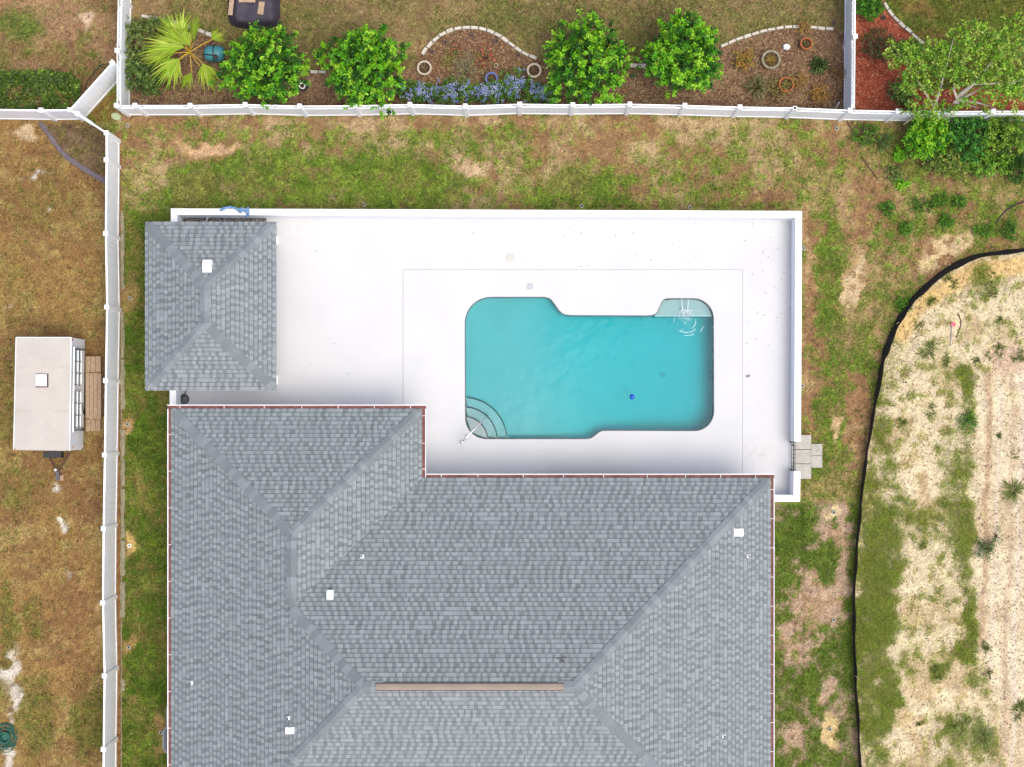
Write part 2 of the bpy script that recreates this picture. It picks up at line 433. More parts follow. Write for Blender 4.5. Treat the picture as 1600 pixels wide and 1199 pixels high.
    setz(ell(1308, 665, 8, 24) * es * sstep(.35, .55, n3), s=L(212, 182, 138), c=.1)
    setz(ell(1470, 395, 60, 14, -25) * es * sstep(.4, .55, n3), s=L(214, 188, 144), c=.15)
    setz(ell(1480, 240, 110, 36) * es, s=L(122, 96, 68), c=.55)
    # south-east yard
    se = poly([(1205, 786), (1345, 786), (1334, 960), (1345, 1390), (1205, 1390)], 4, .05)
    setz(se, s=mixf(L(196, 168, 142), L(176, 146, 116), sstep(.4, .6, n3)), g=mixf(L(94, 120, 42), L(118, 138, 54), n5), c=.62, sp=.07)
    for e, c in [((1275, 940, 40, 40), .22), ((1245, 1000, 30, 40), .35), ((1295, 1085, 16, 22), .2), ((1240, 1150, 20, 20), .35), ((1322, 850, 14, 80), .25), ((1300, 830, 16, 12), .1), ((1330, 1000, 12, 60), .95),
                 ((1240, 840, 30, 40), .85), ((1285, 880, 30, 20), .8), ((1230, 1080, 14, 30), .75)]:
        setz(ell(*e) * se, c=c)
    setz(ell(1303, 802, 17, 8) * sstep(.3, .5, n3), s=L(228, 206, 160), c=.0)
    setz(ell(1297, 1142, 12, 20), s=L(222, 196, 140), c=.0)
    # sandy plot beyond the silt fence
    sa = poly(SILT + [(1790, 1360), (1790, 380)], 3, .03)
    sand = mixf(L(234, 215, 177), L(212, 188, 146), sstep(.45, .65, n2)); sand = mixf(sand, L(178, 148, 106), sstep(.56, .70, n3) * .7)
    setz(sa, s=sand, g=mixf(L(146, 154, 64), L(118, 144, 48), n5), c=.36, sp=.115)
    near = poly([(1392, 520), (1410, 496), (1450, 452), (1515, 412), (1620, 398), (1620, 425), (1520, 440), (1440, 490), (1412, 540)], 5, .2) * sa
    setz(near, s=L(224, 192, 132), c=.08)
    for e, c in [((1390, 560, 20, 40), .55), ((1375, 640, 14, 60), .58), ((1385, 730, 30, 50), .52), ((1375, 880, 34, 90), .82), ((1365, 1000, 30, 130), .84), ((1370, 1110, 34, 90), .68), ((1440, 830, 22, 26), .6),
                 ((1410, 770, 16, 30), .75), ((1495, 760, 30, 90), .58), ((1512, 620, 12, 40), .72), ((1508, 860, 14, 60), .68), ((1510, 980, 13, 50), .85), ((1445, 650, 46, 40), .28), ((1440, 740, 30, 40), .15),
                 ((1450, 940, 40, 40), .25), ((1470, 1080, 60, 40), .12), ((1420, 1140, 22, 40), .08), ((1470, 1050, 20, 18), .6), ((1530, 1060, 30, 16), .5), ((1500, 1150, 30, 40), .60), ((1540, 1170, 20, 30), .5),
                 ((1480, 500, 60, 50), .25), ((1540, 450, 20, 16), .5), ((1530, 440, 12, 30), .55), ((1450, 550, 24, 14), .5), ((1560, 560, 30, 30), .3), ((1420, 620, 12, 10), .6), ((1460, 930, 20, 14), .5), ((1400, 1090, 18, 14), .85)]:
        setz(ell(*e) * sa, c=c)
    bare = poly([(1528, 590), (1620, 540), (1790, 520), (1790, 1390), (1600, 1390), (1560, 1120), (1528, 1000), (1522, 700)], 8, .3) * sa
    setz(bare, s=mixf(L(232, 214, 180), L(216, 194, 158), sstep(.4, .6, n2)), c=.06)
    for x0, w, dk in [(1541, 7, (188, 156, 122)), (1558, 5, (232, 214, 188)), (1578, 6, (206, 180, 152)), (1592, 6, (232, 214, 190))]:
        d = np.abs(PX + (PY - 800) * (.03) + (fbm(PX * 0, PY, 60, 50) - .5) * 16 - x0)
        setz(sstep(w, w * .3, d) * bare * .75, s=L(*dk))
    setz(ell(1575, 560, 34, 24) * sa, s=L(212, 184, 156), c=.05)
    # coverage -> turf
    th = .5 + (.5 - cov) * .56; sharp = sharp * 1.7
    nn = n3 * .46 + n2 * .20 + n4 * .34
    g = sstep(-1, 1, (nn - th) / sharp)
    g = np.where(cov < .02, 0, g)
    col = mixf(soil, green, g)
    n6 = fbm(PX, PY, 3.2, 47, 2)
    n4 = .5 + (n4 - .5) * (1 - .5 * bare); n6 = .5 + (n6 - .5) * (1 - .4 * bare)
    col = col * (0.62 + 0.76 * n4)[..., None] * (0.74 + .52 * n3)[..., None] * (.70 + .60 * n6)[..., None]
    col = mixf(col, L(208, 184, 136), sstep(.70, .86, n6 * .6 + n4 * .4) * (1 - g * .6) * .8)
    mulch = np.maximum(bed, red)
    return col, g, mulch, red, sa, bare

gcol, ggreen, gmul, gred, gsand, gbare = zone_maps(GX, GY)
for sl in (np.s_[:5, :], np.s_[-5:, :], np.s_[:, :5], np.s_[:, -5:]): gcol[sl] = C(142, 126, 76) * .9
gpx = GX * G + NX; gpy = -GY * G + NY
pit = (gpx > 300) & (gpx < 1225) & (gpy > 360) & (gpy < 735)
GZ = (fbm(gpx, gpy, 16, 55, 4) - .5) * 0.05 + gsand * (fbm(gpx, gpy, 60, 60, 4) - .4) * 0.16
GZ = np.where((gpx > 262) & (gpx < 1256) & (gpy > 320) & (gpy < 1260), -0.05, GZ)
GZ = np.where(pit, -3.6, GZ)
ny_, nx_ = GX.shape
gv = np.stack([GX, GY, GZ], -1).reshape(-1, 3)
idx = np.arange(nx_ * ny_).reshape(ny_, nx_)
quads = np.stack([idx[:-1, :-1], idx[:-1, 1:], idx[1:, 1:], idx[1:, :-1]], -1).reshape(-1, 4).astype(np.int32)
me = bpy.data.meshes.new('ground')
me.vertices.add(len(gv)); me.vertices.foreach_set('co', gv.astype(np.float32).ravel())
me.loops.add(quads.size); me.loops.foreach_set('vertex_index', quads.ravel())
me.polygons.add(len(quads)); me.polygons.foreach_set('loop_start', np.arange(0, quads.size, 4, dtype=np.int32))
me.update(calc_edges=True)
ca = me.color_attributes.new('Col', 'FLOAT_COLOR', 'POINT')
cc = np.ones((len(gv), 4), np.float32); cc[:, :3] = np.clip(gcol.reshape(-1, 3), 0, .85)
ca.data.foreach_set('color', cc.ravel())
me.polygons.foreach_set('use_smooth', np.ones(len(quads), bool))
props(link_mesh('ground', me, M['ground']), 'lawns, bare soil and sand around the house', None, None, 'structure')

def blocked(px, py):
    b = (px > 265) & (px < 1254) & (py > 325) & (py < 790)
    b |= (px > 262) & (px < 1209) & (py > 630)
    return b

# short turf: blades coloured like the turf and soil they grow from
def sample_ground(n, lo=(-120, -120), hi=(1720, 1320)):
    px = rng.uniform(lo[0], hi[0], n); py = rng.uniform(lo[1], hi[1], n)
    ok = ~blocked(px, py); px = px[ok]; py = py[ok]
    X = (px - NX) / G; Y = -(py - NY) / G
    i = np.clip(np.searchsorted(gy, Y), 0, ny_ - 1); j = np.clip(np.searchsorted(gx, X), 0, nx_ - 1)
    return X, Y, i, j
def blades(X, Y, Z, L_, Wd, lean, col, k=1):
    n = len(X); a = rng.uniform(0, 2 * np.pi, n)
    d = np.stack([np.cos(a), np.sin(a), np.zeros(n)], 1); s = np.stack([-np.sin(a), np.cos(a), np.zeros(n)], 1)
    P = np.stack([X, Y, Z], 1)
    ca, sa_ = np.cos(lean), np.sin(lean)
    tip = P + d * (L_ * ca)[:, None]; tip[:, 2] += L_ * sa_
    V = np.stack([P - s * Wd[:, None], P + s * Wd[:, None], tip], 1)
    cc = np.repeat(col[:, None, :], 3, 1)
    return V.reshape(-1, 3), cc.reshape(-1, 3)
X, Y, i, j = sample_ground(1080000)
gg = ggreen[i, j]; keep = rng.random(len(X)) < np.clip(.14 + .86 * gg, 0, 1) * (1 - .95 * gmul[i, j]) * (1 - .9 * gbare[i, j] * (gg < .4)) * np.where(gsand[i, j] > .5, np.clip(gg * 1.3, .0, 1), 1)
X, Y, i, j, gg = X[keep], Y[keep], i[keep], j[keep], gg[keep]
n = len(X)
jit = 1.04 * np.exp(rng.normal(0, .36, n))[:, None] * np.stack([np.exp(rng.normal(0, .10, n)), np.ones(n), np.exp(rng.normal(0, .12, n))], 1)
col = np.clip(gcol[i, j] * jit, 0, .8)
V, cc = blades(X, Y, GZ[i, j] - .005, rng.uniform(.05, .12, n) * (.7 + .5 * gg), rng.uniform(.008, .022, n), rng.uniform(.2, .9, n), col)
props(np_mesh('grass', V, 3, cc, M['grass']), 'short patchy green and dry turf over the yards', None, None, 'stuff')
print('grass blades', n)

# tufts: coarser clumps standing out of the turf
X, Y, i, j = sample_ground(60000)
gg = ggreen[i, j]; keep = rng.random(len(X)) < np.clip(.10 + .8 * gg, 0, 1) * (1 - gmul[i, j]) * (1 - .85 * gbare[i, j]) * np.where(gsand[i, j] > .5, np.clip(.12 + gg, 0, 1) * .8, 1)
X, Y, i, j, gg = X[keep], Y[keep], i[keep], j[keep], gg[keep]; m_ = len(X)
tone = rng.random(m_)
pal = np.array([C(84, 118, 34), C(112, 150, 46), C(138, 160, 66), C(196, 172, 120), C(120, 92, 62)])
ti = np.where(gg > .45, np.where(tone < .38, 0, np.where(tone < .72, 1, np.where(tone < .9, 2, 3))), np.where(tone < .22, 0, np.where(tone < .35, 2, np.where(tone < .72, 3, 4))))
base_c = .62 * pal[ti] + .42 * gcol[i, j]
k = np.repeat(np.arange(m_), 8); n = len(k); sp_r = rng.uniform(.02, .07, m_)
V, cc = blades(X[k] + rng.normal(0, 1, n) * sp_r[k], Y[k] + rng.normal(0, 1, n) * sp_r[k], GZ[i, j][k] - .005, rng.uniform(.05, .13, n), rng.uniform(.008, .02, n), rng.uniform(.3, 1.1, n), np.clip(base_c[k] * np.exp(rng.normal(0, .2, n))[:, None], 0, .8))
props(np_mesh('grass_tufts', V, 3, cc, M['grass']), 'coarser tufts of green and straw grass in the yards', None, None, 'stuff')

# bark chips in the beds
X, Y, i, j = sample_ground(60000, (190, -20), (1620, 185))
keep = rng.random(len(X)) < gmul[i, j]
X, Y, i, j = X[keep], Y[keep], i[keep], j[keep]; n = len(X)
a = rng.uniform(0, np.pi, n); L_ = rng.uniform(.012, .04, n); Wd = rng.uniform(.006, .016, n)
d = np.stack([np.cos(a), np.sin(a), rng.uniform(-.4, .4, n)], 1) * L_[:, None]; s = np.stack([-np.sin(a), np.cos(a), rng.uniform(-.4, .4, n)], 1) * Wd[:, None]
P = np.stack([X, Y, GZ[i, j] + .02], 1)
rd = gred[i, j][:, None] > .5
pal_b = np.array([C(164, 130, 100), C(112, 82, 62), C(190, 158, 124), C(138, 104, 80), C(92, 70, 54)]); pal_r = np.array([C(196, 108, 80), C(152, 72, 54), C(216, 152, 122), C(172, 86, 64), C(124, 58, 46)])
k = rng.integers(0, 5, n)
col = np.where(rd, pal_r[k], pal_b[k])
V = np.stack([P - d - s, P + d - s, P + d + s, P - d + s], 1).reshape(-1, 3)
props(np_mesh('mulch_chips', V, 4, np.repeat(col, 4, 0), M['chips']), 'loose brown and red bark chips in the planting beds', None, None, 'stuff')

# ------------------------------------------------------------------ pool deck with its raised slab and stains
ZD, ZS = 0.35, 0.368            # deck and pool slab tops
ZT = 1.25                       # top of the low wall
def arc(cx, cy, r, a0, a1, n=10):
    return [(cx + r * math.cos(math.radians(a0 + (a1 - a0) * i / n)), cy + r * math.sin(math.radians(a0 + (a1 - a0) * i / n))) for i in range(n + 1)]
def smooth_pts(pts, it=2):
    for _ in range(it):
        q = []
        for i in range(len(pts) - 1):
            a, b = pts[i], pts[i + 1]
            q += [(a[0] * .75 + b[0] * .25, a[1] * .75 + b[1] * .25), (a[0] * .25 + b[0] * .75, a[1] * .25 + b[1] * .75)]
        pts = [pts[0]] + q + [pts[-1]]
    return pts
pool_px = []
pool_px += arc(767, 505, 41, 180, 270)
pool_px += smooth_pts([(835, 464), (858, 464), (866, 474), (878, 491), (892, 492.5)])
pool_px += smooth_pts([(1010, 493), (1024, 492), (1030, 480), (1036, 466.5), (1052, 466)])
pool_px += arc(1083, 498.5, 32.5, -90, 0)
pool_px += arc(1085, 643, 31, 0, 90)
pool_px += smooth_pts([(950, 673.5), (938, 674), (930, 681), (922, 686.5), (908, 686.5)])
pool_px += arc(760, 653, 33.5, 90, 180)
pool = [W(x, y, ZS) for x, y in pool_px]
def offset(poly, d):
    n = len(poly); out = []
    A = sum(poly[i][0] * poly[(i + 1) % n][1] - poly[(i + 1) % n][0] * poly[i][1] for i in range(n))
    sg = 1 if A > 0 else -1
    for i in range(n):
        a, b = Vector(poly[i - 1][:2]), Vector(poly[(i + 1) % n][:2]); t = (b - a).normalized()
        nrm = Vector((t.y, -t.x)) * sg
        out.append((poly[i][0] + nrm.x * d, poly[i][1] + nrm.y * d))
    return out
def deck_material():
    m, nt, b = new_mat('white painted deck')
    b.inputs['Roughness'].default_value = 0.75; b.inputs['Specular IOR Level'].default_value = 0.25
    tc = nt.nodes.new('ShaderNodeTexCoord')
    n = nt.nodes.new('ShaderNodeTexNoise'); n.inputs['Scale'].default_value = 0.7; n.inputs['Detail'].default_value = 7
    nt.links.new(tc.outputs['Object'], n.inputs['Vector'])
    r = nt.nodes.new('ShaderNodeValToRGB'); r.color_ramp.elements[0].position = .3; r.color_ramp.elements[1].position = .65
    r.color_ramp.elements[0].color = (.455, .46, .472, 1); r.color_ramp.elements[1].color = (.485, .487, .494, 1)
    nt.links.new(n.outputs[0], r.inputs[0]); out = r.outputs[0]
    n2 = nt.nodes.new('ShaderNodeTexNoise'); n2.inputs['Scale'].default_value = 5.0; n2.inputs['Detail'].default_value = 6
    nt.links.new(tc.outputs['Object'], n2.inputs['Vector'])
    for (x, y, rad, amt) in [(471, 362, .50, .30), (445, 352, .3, .18), (482, 416, .35, .12), (607, 483, .35, .14), (1170, 572, .5, .20), (1190, 712, .75, .34), (1186, 630, .5, .12), (1178, 470, .35, .10), (470, 590, .4, .10), (530, 347, .4, .10)]:
        p = W(x, y, ZD)
        vm = nt.nodes.new('ShaderNodeVectorMath'); vm.operation = 'DISTANCE'; vm.inputs[1].default_value = p
        nt.links.new(tc.outputs['Object'], vm.inputs[0])
        mr = nt.nodes.new('ShaderNodeMapRange'); mr.inputs[1].default_value = rad; mr.inputs[2].default_value = 0.0; mr.inputs[3].default_value = 0; mr.inputs[4].default_value = 1
        nt.links.new(vm.outputs['Value'], mr.inputs[0])
        mr2 = nt.nodes.new('ShaderNodeMapRange'); mr2.inputs[1].default_value = .48; mr2.inputs[2].default_value = .62; mr2.inputs[3].default_value = 0; mr2.inputs[4].default_value = amt
        nt.links.new(n2.outputs[0], mr2.inputs[0])
        mu = nt.nodes.new('ShaderNodeMath'); mu.operation = 'MULTIPLY'
        nt.links.new(mr.outputs[0], mu.inputs[0]); nt.links.new(mr2.outputs[0], mu.inputs[1])
        mx = nt.nodes.new('ShaderNodeMix'); mx.data_type = 'RGBA'; mx.inputs['B'].default_value = (.36, .32, .28, 1)
        nt.links.new(mu.outputs[0], mx.inputs['Factor']); nt.links.new(out, mx.inputs['A']); out = mx.outputs['Result']
    nt.links.new(out, b.inputs['Base Color'])
    return m
M['deck'] = deck_material()
slab = [W(630, 422, ZS), W(1160, 422, ZS), W(1160, 760, ZS), W(630, 760, ZS)]
slab_in = [W(629.5, 421.5, ZS), W(1160.5, 421.5, ZS), W(1160.5, 761, ZS), W(629.5, 761, ZS)]
wall_c = [W(272, 331, ZT), W(1248, 335, ZT), W(1245, 779, ZT), W(1200, 779, ZT), W(1200, 800, ZT), W(272, 800, ZT)]
fill_poly(wall_c, [slab_in], ZD, 'pool_deck', M['deck'], thick=.35)['kind'] = 'structure'
fill_poly([W(626, 418, ZS), W(1164, 418, ZS), W(1164, 764, ZS), W(626, 764, ZS)], [[W(640, 432, ZS), W(1150, 432, ZS), W(1150, 750, ZS), W(640, 750, ZS)]], ZD - .02, 'deck_joint', M['concrete'])['kind'] = 'structure'
fill_poly(slab, [pool], ZS, 'pool_surround', M['deck'], thick=.03)['kind'] = 'structure'

# ------------------------------------------------------------------ swimming pool
ZW = ZS - 0.11
pc = sum((p for p in pool), Vector()) / len(pool); pc.z = ZW
pool_t = thing('swimming_pool', pc, 'turquoise swimming pool with notched sides in the white deck', 'swimming pool')
def floor_z(x):
    px = x * G + NX
    t = min(max((px - 800) / 260.0, 0), 1); t = t * t * (3 - 2 * t)
    return ZW - (.29 + .60 * t)
mb = MB(); n = len(pool)
rings = [[(p[0], p[1], ZS - .005) for p in pool]]
def dense(poly2, d): return offset(poly2, d)
for d, fz in [(0.0, .60), (-.03, .85), (-.08, .96), (-.14, 1.0)]:
    pts = offset([(p[0], p[1]) for p in pool], d) if d else [(p[0], p[1]) for p in pool]
    rings.append([(x, y, ZW + (floor_z(x) - ZW) * fz) for x, y in pts])
vs = [p for r in rings for p in r]; fs = []
for r in range(len(rings) - 1):
    for i in range(n):
        jx = (i + 1) % n
        fs.append((r * n + i, r * n + jx, (r + 1) * n + jx, (r + 1) * n + i))
mb.add(vs, fs); basin = mb.build('basin', M['plaster'], pool_t, smooth=True)
# floor: grid strips inside the last ring so the slope bends smoothly
last = [(p[0], p[1]) for p in rings[-1]]
bm = bmesh.new(); bv = [bm.verts.new((x, y, 0)) for x, y in last]; bm.faces.new(bv)
xs = [p[0] for p in last]
for k in range(1, 24):
    xx = min(xs) + (max(xs) - min(xs)) * k / 24
    bmesh.ops.bisect_plane(bm, geom=bm.verts[:] + bm.edges[:] + bm.faces[:], plane_co=(xx, 0, 0), plane_no=(1, 0, 0))
bmesh.ops.triangulate(bm, faces=bm.faces[:])
for v in bm.verts: v.co.z = floor_z(v.co.x)
for f in bm.faces:
    if f.normal.z < 0: f.normal_flip()
bmesh.ops.translate(bm, verts=bm.verts, vec=-ORG[pool_t])
fm = bpy.data.meshes.new('pool_floor'); bm.to_mesh(fm); bm.free()
fm.polygons.foreach_set('use_smooth', [True] * len(fm.polygons))
link_mesh('pool_floor', fm, M['plaster'], pool_t)
# waterline tile lip
def ring_mesh(polyA, polyB, zA, zB, drop):
    mb = MB(); n = len(polyA)
    vs = [(p[0], p[1], zA) for p in polyA] + [(p[0], p[1], zB) for p in polyB] + [(p[0], p[1], zB - drop) for p in polyB]
    fs = []
    for i in range(n):
        jx = (i + 1) % n
        fs += [(i, jx, n + jx, n + i), (n + i, n + jx, 2 * n + jx, 2 * n + i)]
    return mb.add(vs, fs)
P2 = [(p[0], p[1]) for p in pool]
ring_mesh(offset(P2, .02), offset(P2, -.026), ZS - .012, ZS - .014, .16).build('waterline_tile', M['tile'], pool_t)
# corner steps (quarter rounds) with dark nosing strips
scx, scy = 725, 688
def step_poly(r):
    pts = arc(scx, scy, r, -90, 0, 14)
    return pts
for r, dep in [(68, .19), (53, .13), (38, .06)]:
    pts = step_poly(r) + [(scx, scy)]
    z = ZW - dep
    inside = []
    for (x, y) in pts:
        # keep the step inside the rounded pool corner
        cx_, cy_ = 760, 653
        if x < cx_ and y > cy_:
            dd = math.hypot(x - cx_, y - cy_)
            if dd > 33: x, y = cx_ + (x - cx_) * 33 / dd, cy_ + (y - cy_) * 33 / dd
        inside.append(W(max(x, 727), min(y, 686), ZS))
    st_ = MB().prism([(p[0], p[1]) for p in inside], ZW - .5, z).build('step', M['plaster'], pool_t)
    ap = [W(max(x, 728), min(y, 685), ZS) for x, y in arc(scx, scy, r - 1.2, -86, -5, 18)]
    MB().tube([(p[0], p[1], z + .004) for p in ap], .022, 6).build('nosing_strip', M['tile'], st_)
# shallow ledge in the north-east bay
lp = [(1023, 494), (1030, 482), (1037, 469), (1052, 467.5)] + arc(1083, 498.5, 31, -90, -8, 8) + [(1114, 494)]
lw = [W(x, y, ZS) for x, y in lp]
ledge = MB().prism([(p[0], p[1]) for p in lw], ZW - 1.2, ZW - .11).build('tanning_ledge', M['plaster'], pool_t)
a, b = W(1024, 493.5, ZS), W(1113, 493.5, ZS)
MB().tube([(a.x, a.y, ZW - .105), (b.x, b.y, ZW - .105)], .012, 6).build('nosing_strip', M['foam'], ledge)
p = W(1038, 586, 0); MB().box((p.x, p.y, floor_z(p.x) + .02), (.17, .17, .03)).build('floor_drain', M['greybox'], pool_t)
for yy in (583, 591):
    p = W(1113, yy, ZS); MB().box((p.x, p.y, ZW - .3), (.03, .1, .1)).build('wall_inlet', M['tile'], pool_t)
# water body: tinted by depth
m, nt, b = new_mat('pool water'); nt.nodes.remove(b)
tcn = nt.nodes.new('ShaderNodeTexCoord')
nn_ = nt.nodes.new('ShaderNodeTexNoise'); nn_.inputs['Scale'].default_value = 2.2; nn_.inputs['Detail'].default_value = 4
nt.links.new(tcn.outputs['Object'], nn_.inputs['Vector'])
bp = nt.nodes.new('ShaderNodeBump'); bp.inputs['Strength'].default_value = .25; bp.inputs['Distance'].default_value = .03
nt.links.new(nn_.outputs[0], bp.inputs['Height'])
tr = nt.nodes.new('ShaderNodeBsdfTransparent'); tr.inputs[0].default_value = (.97, .99, .99, 1)
gl = nt.nodes.new('ShaderNodeBsdfGlossy'); gl.inputs['Roughness'].default_value = .03; nt.links.new(bp.outputs[0], gl.inputs['Normal'])
fr = nt.nodes.new('ShaderNodeFresnel'); fr.inputs[0].default_value = 1.22; nt.links.new(bp.outputs[0], fr.inputs['Normal'])
ms = nt.nodes.new('ShaderNodeMixShader'); nt.links.new(fr.outputs[0], ms.inputs[0]); nt.links.new(tr.outputs[0], ms.inputs[1]); nt.links.new(gl.outputs[0], ms.inputs[2])
nt.links.new(ms.outputs[0], nt.nodes['Material Output'].inputs[0])
va = nt.nodes.new('ShaderNodeVolumeAbsorption'); va.inputs['Color'].default_value = (.0, .962, .985, 1); va.inputs['Density'].default_value = 2.7
nt.links.new(va.outputs[0], nt.nodes['Material Output'].inputs['Volume'])
M['water'] = m
wo = MB().prism(offset(P2, .01), ZW - 2.9, ZW).build('water', m, pool_t)

# splash of the water jet falling over the ledge
p = W(1075, 500, ZW)
sp = thing('water_splash', (p.x, p.y, ZW), 'white splash and ripple rings where water jets onto the pool ledge', 'splash')
mb = MB()
for k in range(320):
    t = abs(random.gauss(0, 1)); aa = R(0, 6.28)
    q = W(1073 + random.gauss(0, 7), 484 + t * 16 * R(.1, 1), ZW)
    r = R(.004, .016)
    mb.lathe([(r * .6, 0), (r, r * .5), (r * .6, r)], (q.x, q.y, ZW + R(0, .05)), 5)
mb.build('foam', M['foam'], sp)['kind'] = 'stuff'
for rad, a0, a1 in [(14, -20, 60), (19, 40, 130), (24, 60, 100), (20, 175, 205), (27, 15, 40)]:
    pts = [W(1073 + x, 503 + y * .9, ZW) for x, y in arc(0, 0, rad, a0, a1, 12)]
    MB().tube([(q.x, q.y, ZW + .002) for q in pts], [.002] + [R(.005, .011) for _ in pts[1:-1]] + [.002], 5).build('ripple', M['foam'], sp)
for dx in (-8, 2):
    mb = MB(); mb.tube([W(1073 + dx, 466, ZS - .02), W(1073 + dx, 474, ZW + .1), W(1073 + dx * .8, 486, ZW + .01)], [.008, .012, .014], 6)
    mb.build('water_stream', M['foam'], sp)

# ------------------------------------------------------------------ low wall round the deck, its gate and steps
lw_t = thing('deck_wall', W(272, 331, 0), 'low white stucco wall enclosing the pool deck on three sides', 'wall')
TH = .215
def wall_piece(a, b, name='wall_section'):
    a = Vector((a.x, a.y)); b = Vector((b.x, b.y)); t = (b - a).normalized(); nrm = Vector((-t.y, t.x)) * TH / 2
    MB().prism([(a - nrm), (b - nrm), (b + nrm), (a + nrm)], -.1, ZT).build(name, M['stucco'], lw_t)
c1, c2 = W(272, 331, ZT), W(1248, 335, ZT); c3 = W(1245, 779, ZT)
ex = Vector((TH / 2, 0, 0)); ey = Vector((0, TH / 2, 0))
wall_piece(c1 - ex, c2 + ex)
wall_piece(W(272, 331, ZT) - ey, W(270, 634, ZT))
g0, g1 = W(1246.3, 690, ZT), W(1245.6, 737, ZT)
wall_piece(c2 - ey, g0); wall_piece(g1, c3 + ey)
wall_piece(c3 + ex, W(1207, 779, ZT))
p = W(1241, 713, 0)
gt = thing('pool_gate', p, 'grey metal picket gate closing the gap in the low white wall', 'gate')
ga, gb = W(1243, 691, ZT), W(1242.5, 736, ZT)
for z in (.47, 1.18): MB().box(((ga.x + gb.x) / 2, (ga.y + gb.y) / 2, z), (.03, ga.y - gb.y, .04)).build('rail', M['darkgrey'], gt)
for k in range(8):
    t = k / 7; y = ga.y + (gb.y - ga.y) * t
    MB().box((ga.x, y, .80), (.02, .02, .80)).build('picket', M['darkgrey'], gt)
for y in (ga.y - .02, gb.y + .02): MB().box((ga.x - .03, y, .78), (.05, .05, .86)).build('gate_post', M['darkgrey'], gt)
MB().box((ga.x - .05, ga.y - .1, 1.0), (.05, .05, .08)).build('latch', M['dark'], gt)
ls = thing('landing', W(1255, 714, 0), 'concrete landing slabs outside the pool gate', 'paving slabs')
for y0, y1 in [(680, 702.3), (703.3, 724.5), (725.5, 748.5)]:
    a, b = W(1241, y0, .17), W(1267, y1, .17)
    MB().box(((a.x + b.x) / 2 , (a.y + b.y) / 2, .065), (b.x - a.x + .02, a.y - b.y, .21)).build('slab', M['concrete'], ls)
for y0, y1 in [(694, 712), (712.8, 731)]:
    a, b = W(1267.7, y0, .08), W(1285, y1, .08)
    MB().box(((a.x + b.x) / 2, (a.y + b.y) / 2, .02), (b.x - a.x, a.y - b.y, .12)).build('slab', M['concrete'], ls)

# ------------------------------------------------------------------ shingled hip roofs
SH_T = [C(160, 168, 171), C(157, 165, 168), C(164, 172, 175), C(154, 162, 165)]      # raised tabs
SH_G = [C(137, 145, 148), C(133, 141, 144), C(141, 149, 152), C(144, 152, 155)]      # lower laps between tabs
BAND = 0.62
EXPO = 0.155
_sh_cache = {}
def shingle_geo(us0, us1, ut0, ut1, e, hb, ht):
    """quads in the slope frame: butt at v=0 (us0..us1), top at v=e (ut0..ut1)"""
    vm = e * .76; lm = lambda a, b: a + (b - a) * .76; hm = hb + (ht - hb) * .76
    um0, um1 = lm(us0, ut0), lm(us1, ut1)
    v = [(us0, 0, hb), (us1, 0, hb), (um1, vm, hm), (um0, vm, hm),
         (um0, vm, hm), (um1, vm, hm), (ut1, e, ht), (ut0, e, ht),
         (us0, 0, -.004), (us1, 0, -.004)]
    f = [(0, 1, 2, 3), (4, 5, 6, 7), (8, 9, 1, 0), (8, 0, 3, 7), (1, 9, 6, 2)]
    return v, f
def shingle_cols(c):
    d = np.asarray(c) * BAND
    return [c] * 4 + [d] * 4 + [np.asarray(c) * .9] * 2

